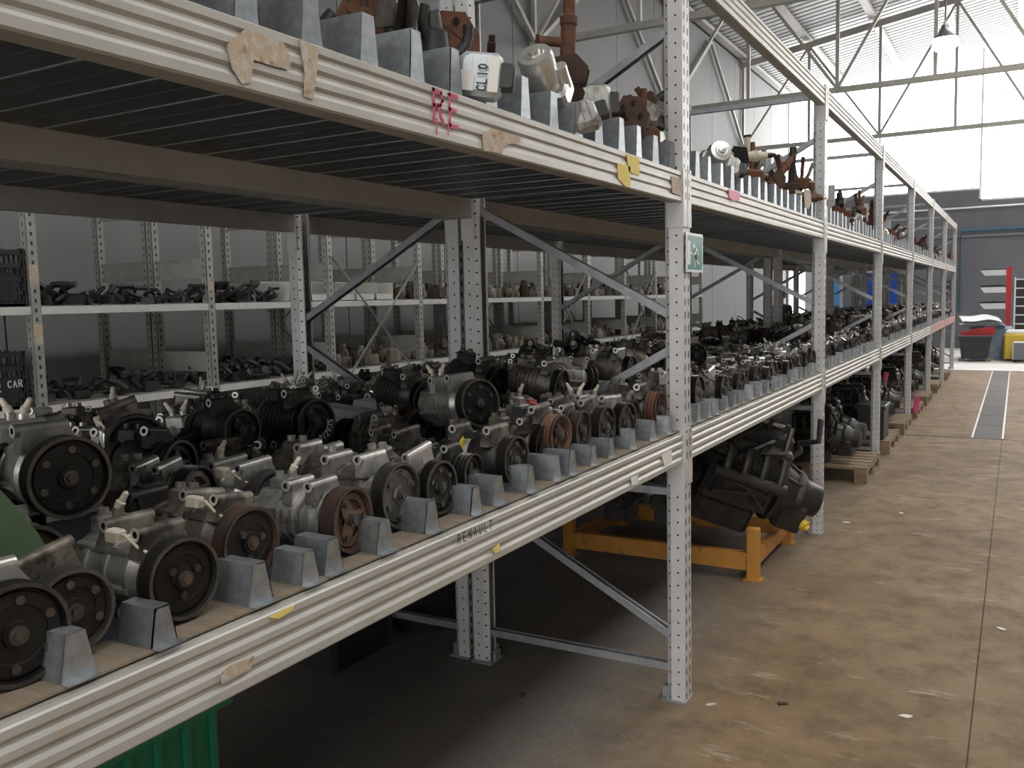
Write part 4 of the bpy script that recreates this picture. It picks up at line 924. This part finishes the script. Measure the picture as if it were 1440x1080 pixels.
# ------------------------------------------------------------------ light shelving behind
SX, SD = -4.5, .55
SYS = [1.69, 2.87, 4.05, 5.2, 6.36, 7.46, 8.64, 9.85, 11.0, 12.15, 13.3, 14.3]
def ang_post():
    m_ = MB(); m_.bx(-.003, 0, -.028, .028, 0, 2.45, 'shelf_steel'); m_.bx(-.05, 0, -.028, -.025, 0, 2.45, 'shelf_steel')
    for i in range(47): m_.bx(.0, .0008, -.006, .006, .04+i*.05, .06+i*.05, 'ink'); m_.bx(-.03, -.022, -.0288, -.028, .04+i*.05, .058+i*.05, 'ink')
    return m_.mesh('post', False)
AP = ang_post()
def shelving(x0, label):
    r = thing('storage_shelving', label, 'shelving', (x0, SYS[0], 0))
    for i, y in enumerate(SYS):
        obj('post', AP, r, (0, y-SYS[0], 0)); obj('post', AP, r, (-SD+.05, y-SYS[0], 0))
        for (z0, z1) in ((1.18, 1.31), (1.78, 1.91), (2.2, 2.32)):
            m_ = MB(); m_.bx(-SD+.06, -.05, -.004, 0, z0, z1, 'shelf_steel'); m_.bx(-SD+.06, -.05, -.012, .006, z1-.012, z1, 'shelf_steel'); m_.bx(-SD+.06, -.05, -.012, .006, z0, z0+.012, 'shelf_steel'); obj('side_plate', m_, r, (0, y-SYS[0], 0))
    for i in range(len(SYS)-1):
        for z in (.45, 1.09, 1.62):
            m_ = MB(); L = SYS[i+1]-SYS[i]; m_.bx(-SD+.01, -.01, .03, L-.03, z-.004, z, 'shelf_steel'); m_.bx(-.012, .004, .03, L-.03, z-.042, z, 'shelf_white'); obj('shelf_board', m_, r, (0, SYS[i]-SYS[0], 0))
    for (i, z0, z1) in ((3, .9, 1.95), (6, .9, 1.95), (8, .9, 1.95)):
        for s_ in (0, 1):
            ya, yb = SYS[i]+.02, SYS[i+1]-.02
            if s_: ya, yb = yb, ya
            m_ = MB(); m_.bar((-.53+s_*.006 if x0 < -4.9 else .006+s_*.005, ya-SYS[0], z0), (-.53+s_*.006 if x0 < -4.9 else .006+s_*.005, yb-SYS[0], z1), .004, .022, 'shelf_steel', up=(1, 0, 0)); obj('cross_brace', m_, r)
    return r
shA = shelving(SX, 'slotted steel shelving with white shelf edges facing the rear rack')
shB = shelving(SX-SD-.01, 'slotted steel shelving standing behind the white-edged shelving')
for (px, py, h_) in ((165, 0, 0),):
    pass
for (px0, px1, py, col) in ((85, 108, 548, 'tape'), (158, 171, 535, 'tape'), (280, 292, 520, 'tape')):
    a, c_ = atX(px0, py, SX+.006), atX(px1, py, SX+.006); m_ = MB(); m_.bx(0, .001, 0, c_.y-a.y, -.036, -.004, col); obj('tape_strip', m_, shA, (.006, a.y-SYS[0], 1.09))
for (px, z, txt, n) in ((178, 1.09, 'RENAULTS', 8), (168, 1.62, 'RENO 100', 8), (313, 1.62, 'OPEL', 4)):
    pass
for (yy, z, txt) in ((3.37, 1.062, 'MERCEDES'), (3.40, 1.592, 'MEAC 100'), (4.25, 1.592, 'OPEL')):
    m_ = MB(); m_.strokes(txt, (.006, yy-SYS[0], z), (0, 1, 0), (0, 0, 1), .022, .004, 'chalk', .95); obj('chalk_letters', m_, shA)
for (y, z0, z1) in ((2.87, 1.74, 1.84), (2.87, 1.42, 1.53), (4.05, 1.7, 1.76)):
    m_ = MB(); m_.bx(.001, .0016, -.026, .026, z0, z1, 'tape'); obj('paper_strip', m_, shA, (0, y-SYS[0], 0))
# black crates at the left end
def lattice_crate(loc, lab, text=None):
    t = thing('lattice_crate', lab, 'crate', loc); W2, D2, H2 = .5, .38, .30
    b = MB(); b.bx(-D2, 0, 0, W2, 0, .015, 'plastic_black')
    for z in (0, .06, .13, .20, .27):
        b.bx(-.012, 0, 0, W2, z, z+.022, 'plastic_black'); b.bx(-D2, -D2+.012, 0, W2, z, z+.022, 'plastic_black'); b.bx(-D2, 0, 0, .012, z, z+.022, 'plastic_black'); b.bx(-D2, 0, W2-.012, W2, z, z+.022, 'plastic_black')
    for i in range(14): q = i*W2/13.; b.bx(-.010, -.002, max(0, q-.005), min(W2, q+.005), 0, H2*.75, 'plastic_black'); b.bx(-D2+.002, -D2+.01, max(0, q-.005), min(W2, q+.005), 0, H2*.75, 'plastic_black')
    for i in range(10): q = i*D2/9.; b.bx(-q-.004 if i else -.008, -q+.004 if i < 9 else -q+.008, W2-.01, W2-.002, 0, H2, 'plastic_black')
    for (x, y) in ((-.02, 0), (-.02, W2-.02), (-D2, 0), (-D2, W2-.02)): b.bx(x, x+.02, y, y+.02, 0, H2, 'plastic_black')
    b.bx(-.006, -.004, .05, W2-.05, .03, .17, 'plastic_black')
    obj('basket', b, t)
    if text:
        m_ = MB(); z = .115
        for ln in text: m_.strokes(ln, (.0015, .22, z), (0, 1, 0), (0, 0, 1), .034, .006, 'chalk', .85); z -= .05
        obj('chalk_writing', m_, t)
    return t
lattice_crate((SX-.01, 2.33, 1.622), 'black lattice crate on the higher shelf at the shelving end')
lattice_crate((SX-.01, 2.30, 1.092), 'black lattice crate with white chalk writing on the lower shelf', ('MICRO CAR', 'SMART'))
# shelf contents
SG = 'small parts on the slotted shelving'
def s_block(mt):
    m_ = MB(); m_.cbx(-.05, .05, -.04, .04, 0, .075, .01, mt); m_.cyl((.02, -.01, .07), (.02, -.01, .11), .018, mt, 9); m_.cyl((.05, .02, .03), (.075, .02, .03), .02, mt, 9); m_.bx(-.07, .07, -.012, .012, .0, .012, mt); return m_.mesh('part')
def s_can(mt):
    m_ = MB(); m_.lathe((0, 0, 0), (0, 0, 1), [(0, .036), (.01, .042), (.08, .042), (.085, .03), (.11, .028), (.115, 0)], mt, 14); m_.cbx(-.06, -.02, -.02, .02, .01, .06, .006, mt); return m_.mesh('part')
def s_tangle(mt, sd):
    e = random.Random(sd); m_ = MB()
    for k in range(5):
        p0 = [e.uniform(-.09, .09), e.uniform(-.07, .07), .02]; pts = [tuple(p0)]
        for q in range(4): p0 = [p0[0]+e.uniform(-.06, .06), p0[1]+e.uniform(-.06, .06), max(.01, min(.10, p0[2]+e.uniform(-.03, .045)))]; pts.append(tuple(p0))
        m_.tube(pts, e.choice((.008, .012, .016)), mt, 6)
    m_.cbx(-.06, .05, -.045, .03, 0, .05, .008, mt); m_.cyl((.0, .03, .02), (.09, .05, .05), .022, mt, 9); return m_.mesh('part')
SP = [('throttle_body', s_block('tan_cast'), 'tan square throttle body'), ('throttle_body', s_block('alu_dirty'), 'grey square throttle body'), ('pump', s_can('alu_dirty'), 'grey canister pump'), ('pump', s_can('alu'), 'silver canister pump'), ('pump', s_can('rust_dark'), 'brown canister pump'),
      ('wiring_switch', s_tangle('plastic_black', 1), 'black switch unit with leads'), ('wiring_switch', s_tangle('rubber', 2), 'black rubbery linkage'), ('wiring_switch', s_tangle('iron', 3), 'dark steel linkage'), ('throttle_body', s_block('iron'), 'black square throttle body')]
ss = random.Random(21); cnt = 0
def bayword(y):
    k = max(0, sum(1 for q in SYS if q < y)-1)
    return 'crate bay' if k <= 0 else ('first bay past the crates', 'second bay past the crates', 'white-bin bay', 'bay after the white bins', 'cross-braced bay', 'middle bays', 'middle bays', 'cross-braced far bay', 'far bays', 'far bays', 'far bays')[min(k-1, 10)]
for (z, nm) in ((1.62, 'higher shelf'), (1.09, 'lower shelf')):
    y = 2.98
    while y < SYS[-1]-.1:
        near = y < 5.1
        if any(abs(y-q) < .05 for q in SYS): y += .07; continue
        if z > 1.5 and 4.75 < y < 6.1: y += .1; continue
        for x in ((SX-.14, SX-.36) if z < 1.5 or ss.random() < .6 else (SX-.2,)):
            k = ss.choice((5, 6, 7, 5, 6)) if near else ss.choice((0, 1, 2, 3, 4, 8, 1, 2))
            sc = ss.uniform(.8, 1.25)
            o = obj(SP[k][0], SP[k][1], None, (x+ss.uniform(-.02, .0), y, z+.008), (0, 0, ss.uniform(0, 6.28))); o.scale = (sc, sc, sc*(ss.uniform(.8, 1.5) if not near else 1)); cnt += 1
            tag(o, SP[k][2]+' on the '+nm+', '+bayword(y), 'part', SG)
        y += ss.uniform(.2, .27) if near else ss.uniform(.09, .14)
for k, y in enumerate((4.78, 5.01, 5.28, 5.52, 5.77)):
    t = thing('white_bin', 'open white sheet bin on the higher shelf', 'bin', (SX-.02, y, 1.623), (0, 0, 0), 'white bins on the higher shelf')
    m_ = MB(); m_.bx(-.3, 0, 0, .225, 0, .004, 'shelf_white'); m_.bx(-.3, 0, 0, .004, 0, .14, 'shelf_white'); m_.bx(-.3, -.296, 0, .225, 0, .15, 'shelf_white'); m_.bx(-.3, 0, .221, .225, 0, .14, 'shelf_white'); m_.bx(-.004, 0, 0, .225, 0, .05, 'shelf_white'); obj('tray', m_, t)
b = MB(); b.cbx(-.15, .15, -.2, .2, 0, .26, .01, 'plastic_black'); b.bx(-.16, .16, -.21, .21, .22, .25, 'plastic_black'); o = obj('black_box', b, None, (SX-.75, 8.0, 1.623)); tag(o, 'black box on the higher rear shelf past the paired posts', 'box')

# ------------------------------------------------------------------ far end
def skin_person():
    t = thing('person', 'person with dark hair in dark shirt standing in the back aisle', 'person', (-3.78, 16.7, 0), (0, 0, rad(160)))
    J = {'pel': (0, 0, .92), 'wa': (0, 0, 1.06), 'ch': (0, .01, 1.26), 'nk': (0, 0, 1.40), 'hb': (0, .02, 1.47), 'hd': (0, .03, 1.56), 'ht': (0, .02, 1.645),
         'lh': (.09, 0, .88), 'lk': (.10, .03, .48), 'la': (.10, -.01, .08), 'lt': (.11, .14, .04), 'rh': (-.09, 0, .88), 'rk': (-.10, .03, .48), 'ra': (-.10, -.01, .08), 'rt': (-.11, .14, .04),
         'ls': (.18, 0, 1.35), 'le': (.23, .06, 1.10), 'lw': (.17, .27, 1.06), 'lf': (.15, .36, 1.05), 'rs': (-.18, 0, 1.35), 're': (-.23, .06, 1.10), 'rw': (-.17, .27, 1.06), 'rf': (-.15, .36, 1.05)}
    Rr = {'pel': .14, 'wa': .125, 'ch': .15, 'nk': .055, 'hb': .065, 'hd': .095, 'ht': .06, 'lh': .09, 'lk': .058, 'la': .042, 'lt': .035, 'rh': .09, 'rk': .058, 'ra': .042, 'rt': .035, 'ls': .062, 'le': .045, 'lw': .03, 'lf': .025, 'rs': .062, 're': .045, 'rw': .03, 'rf': .025}
    Ed = [('pel', 'wa'), ('wa', 'ch'), ('ch', 'nk'), ('nk', 'hb'), ('hb', 'hd'), ('hd', 'ht'), ('pel', 'lh'), ('lh', 'lk'), ('lk', 'la'), ('la', 'lt'), ('pel', 'rh'), ('rh', 'rk'), ('rk', 'ra'), ('ra', 'rt'), ('ch', 'ls'), ('ls', 'le'), ('le', 'lw'), ('lw', 'lf'), ('ch', 'rs'), ('rs', 're'), ('re', 'rw'), ('rw', 'rf')]
    for s_, w_ in ((1, 'lf'), (-1, 'rf')):      # fingers and thumb
        bx_, by_, bz_ = J[w_]
        for q, (dx, l) in enumerate(((-.024, .055), (-.008, .068), (.008, .064), (.024, .05))):
            J[w_+'f%d' % q] = (bx_+dx, by_+l*.6, bz_-.01); J[w_+'g%d' % q] = (bx_+dx, by_+l, bz_-.035); Rr[w_+'f%d' % q] = .009; Rr[w_+'g%d' % q] = .008; Ed += [(w_, w_+'f%d' % q), (w_+'f%d' % q, w_+'g%d' % q)]
        J[w_+'t'] = (bx_-s_*.045, by_+.0, bz_+.01); Rr[w_+'t'] = .010; Ed.append((w_, w_+'t'))
    ks = list(J); me = bpy.data.meshes.new('body'); me.from_pydata([J[k] for k in ks], [(ks.index(a), ks.index(b_)) for a, b_ in Ed], [])
    o = obj('body', me, t); sm = o.modifiers.new('skin', 'SKIN'); sd = o.modifiers.new('sub', 'SUBSURF'); sd.levels = 2; sd.render_levels = 2
    for k, v in zip(ks, me.skin_vertices[0].data): v.radius = (Rr[k], Rr[k]); v.use_root = (k == 'pel')
    for nm in ('shirt', 'skin', 'jeans'): me.materials.append(MATS[nm])
    dg = bpy.context.evaluated_depsgraph_get(); nm_ = bpy.data.meshes.new_from_object(o.evaluated_get(dg)); o.modifiers.clear(); o.data = nm_
    nm_.materials.clear()
    for q in ('shirt', 'skin', 'jeans'): nm_.materials.append(MATS[q])
    for pl in nm_.polygons:
        c_ = pl.center; pl.material_index = 1 if c_.z > 1.41 or (c_.y > .2 and c_.z > .95) else (2 if c_.z < .93 else 0); pl.use_smooth = True
    h_ = MB(); h_.lathe((0, .01, 1.545), (0, -.25, 1), [(0, .103), (.05, .104), (.085, .085), (.115, .04), (.12, 0)], 'hair', 16); obj('hair', h_, t)
    f_ = MB(); f_.lathe((0, .115, 1.55), (0, 1, -.3), [(0, .018), (.02, .012), (.028, 0)], 'skin', 8)
    for s_ in (-1, 1): f_.lathe((s_*.035, .108, 1.572), (0, 1, 0), [(0, .011), (.006, .008), (.008, 0)], 'hair', 8); f_.lathe((s_*.096, .02, 1.55), (s_, 0, 0), [(0, .02), (.012, .024), (.018, .01)], 'skin', 8)
    f_.bx(-.022, .022, .108, .114, 1.505, 1.513, 'rust_dark'); obj('face', f_, t)
skin_person()
def lift_col(px, Y, lab):
    p = atY(px, 420, Y); t = thing('car_lift_post', lab, 'lift', (p.x, Y, .012)); b = MB(); b.bx(-.09, .09, -.12, .12, 0, 2.0, 'blue_paint'); b.bx(-.11, -.085, -.14, .14, 0, 2.05, 'blue_paint'); b.bx(.085, .11, -.14, .14, 0, 2.05, 'blue_paint'); obj('column', b, t)
    b = MB(); b.bx(-.25, .25, -.25, .25, 0, .02, 'blue_paint'); obj('base_plate', b, t); b = MB(); b.bx(-.1, .1, -.2, -.12, .6, .75, 'grey_steel'); b.bx(-.04, .04, -.9, -.2, .62, .70, 'grey_steel'); obj('arm', b, t)
    b = MB(); b.cbx(-.1, .1, -.15, .15, 2.05, 2.35, .02, 'white_steel'); obj('motor_box', b, t)
lift_col(1225, 23.2, 'blue car lift column nearer the white doorway'); lift_col(1259, 22.4, 'blue car lift column nearer the rack end')
p = atY(1177, 420, 24.); b = MB(); b.cbx(-.11, .11, -.2, .2, 0, 2.0, .02, 'grey_steel'); t = thing('tool_cabinet', 'grey cabinet with light blue panel near the blue lifts', 'cabinet', (p.x, 24., .012)); obj('body', b, t)
b = MB(); b.bx(-.09, .09, -.215, -.2, 1.25, 1.85, 'blue_light'); obj('panel', b, t)
# cantilever rack with car panels
p = atY(1418, 430, 23.9); cx = p.x
t = thing('cantilever_rack', 'cantilever rack with red column and white arms holding car panels', 'rack', (cx, 23.9, .012))
b = MB(); b.bx(-.055, .055, -.06, .06, 0, 2.1, 'red_plastic'); obj('column', b, t)
for z in (1.12, 1.5, 1.9):
    b = MB(); b.prism([(-.06, 0), (-.5, .0), (-.60, .13), (-.06, .13)], (0, -.05, z), (1, 0, 0), (0, 0, 1), (0, 1, 0), .10, 'white_steel'); obj('arm', b, t)
    b = MB(); b.cbx(-.62, .0, .06, .5, z+.13, z+.18, .02, 'plastic_black'); o = obj('car_bumper', b, None, (cx, 23.9, .012)); tag(o, ('black bumper on the bottom white arm', 'black bumper on the middle white arm', 'black bumper on the top white arm')[(1.12, 1.5, 1.9).index(z)], 'bumper', 'bumpers on the cantilever rack')
lx = cx+.11
t = thing('ladder_frame', 'white ladder-like frame with dark square openings beside the red column', 'frame', (lx, 23.75, .012))
for x in (0, .3, .6): b = MB(); b.bx(x, x+.035, 0, .04, .0, 1.85, 'white_steel'); obj('upright', b, t)
for i in range(7): b = MB(); b.bx(.036, .599, .002, .036, .55+i*.205, .58+i*.205, 'white_steel'); obj('rung', b, t)
b = MB(); b.bx(.036, .6, .06, .3, .1, 1.8, 'plastic_black'); obj('backing', b, t)
# bins and panels
def bodypanel(px, py, Y, sx, sz, mt, lab, nm, tilt=0):
    p = atY(px, py, Y); vs = []; n = 8; b = MB()
    for i in range(n+1):
        for j in range(n+1):
            u_, v_ = i/n*2-1, j/n*2-1; vs.append((u_*sx, v_*.45, sz*(1-u_*u_*.5)*(1-v_*v_*.35)+.02*math.sin(4*u_)))
    m0 = len(vs); vs += [(x, y, z-.02) for x, y, z in vs]
    fs = [(i*(n+1)+j, (i+1)*(n+1)+j, (i+1)*(n+1)+j+1, i*(n+1)+j+1) for i in range(n) for j in range(n)]; fs += [tuple(q+m0 for q in f[::-1]) for f in fs]
    b.add(vs, fs, mt); p.z = .745 if tilt == 0 else .89; o = obj(nm, b, None, p, (rad(tilt), 0, rad(8))); tag(o, lab, 'car panel'); return o
t = thing('plastic_bin', 'black open bin standing before stacked car panels', 'bin', (atY(1371, 490, 22.35).x, 22.35, .012)); b = MB()
b.prism([(-.26, 0), (.26, 0), (.31, .48), (-.31, .48)], (0, -.2, .06), (1, 0, 0), (0, 0, 1), (0, 1, 0), .45, 'plastic_black'); b.bx(-.33, .33, -.23, .28, .5, .56, 'plastic_black'); obj('shell', b, t)
b = MB(); b.bx(-.32, -.22, -.2, .25, 0, .06, 'pallet_wood'); b.bx(.22, .32, -.2, .25, 0, .06, 'pallet_wood'); obj('skid', b, t)
b = MB(); b.cbx(-.45, .45, -.3, .3, 0, .74, .05, 'car_blue'); o = obj('wrapped_pallet', b, None, (atY(1392, 490, 23.1).x, 23.15, .012)); tag(o, 'blue-grey wrapped load behind the black bin', 'load')
bodypanel(1380, 452, 23.1, .46, .14, 'car_silver', 'silver car bonnet lying on top of the wrapped load', 'car_bonnet')
bodypanel(1378, 444, 23.15, .40, .10, 'white_steel', 'white car panel on the topmost of the stack', 'car_fender', 6)
b = MB(); b.prism([(-.36, -.02), (.2, .10), (.33, .09), (.34, -.06), (.1, -.12), (-.30, -.16)], (0, 0, 0), (1, 0, 0), (0, 0, 1), (0, 1, 0), .12, 'red_plastic'); p = atY(1375, 466, 22.5); o = obj('car_bumper', b, None, p); tag(o, 'red plastic bumper lying across the black bin', 'bumper')
t = thing('yellow_bin', 'yellow bin at the far end beside a grey trolley', 'bin', (atY(1424, 490, 22.6).x, 22.6, .012)); b = MB(); b.cbx(-.17, .4, -.2, .25, .05, .60, .03, 'yellow_plastic'); obj('shell', b, t); b = MB(); b.cbx(-.14, .36, -.17, .22, .6, .68, .04, 'white_paper'); obj('contents', b, t); b = MB(); b.bx(-.14, .36, -.15, .2, 0, .05, 'plastic_black'); obj('base', b, t)
t = thing('trolley', 'grey boxed trolley with white edge before the yellow bin', 'trolley', (atY(1434, 490, 22.2).x, 22.1, .012)); b = MB(); b.bx(-.12, .4, -.1, .15, .06, .42, 'grey_steel'); obj('box', b, t); b = MB(); b.bx(-.135, -.12, -.11, .16, .06, .44, 'white_steel'); b.bx(-.135, .4, -.11, .16, .42, .44, 'white_steel'); obj('edge', b, t); b = MB(); b.cyl((-.08, -.08, .03), (-.08, -.05, .03), .03, 'rubber', 10); b.cyl((.3, -.08, .03), (.3, -.05, .03), .03, 'rubber', 10); obj('wheels', b, t)
# floor litter
lt = random.Random(9)
for k, (px, py) in enumerate(((1000, 992), (1408, 885), (1275, 1008), (1100, 990), (735, 978), (1268, 722), (1190, 735))):
    p = atZ(px, py, 0); b = MB(); pts = [(lt.uniform(.6, 1)*math.cos(a)*.03, lt.uniform(.4, 1)*math.sin(a)*.018) for a in [i*math.pi/4 for i in range(8)]]
    b.prism(pts, (0, 0, 0), (1, 0, 0), (0, 1, 0), (0, 0, 1), .004, ('tape', 'white_paper', 'white_paper', 'rust_dark', 'rust_dark', 'white_paper', 'white_paper')[k]); o = obj('paper_scrap', b, None, (p.x, p.y, .001), (0, 0, lt.uniform(0, 3)))
    tag(o, ('tan scrap on the floor by the exit sign post base', 'crumpled white scrap right of the floor joint', 'flattened white scrap in the middle of the aisle', 'brown flake in the aisle', 'dark flake near the paired post base', 'pale chip beside the tilted engine', 'pale chip near the second rack post base')[k], 'scrap')
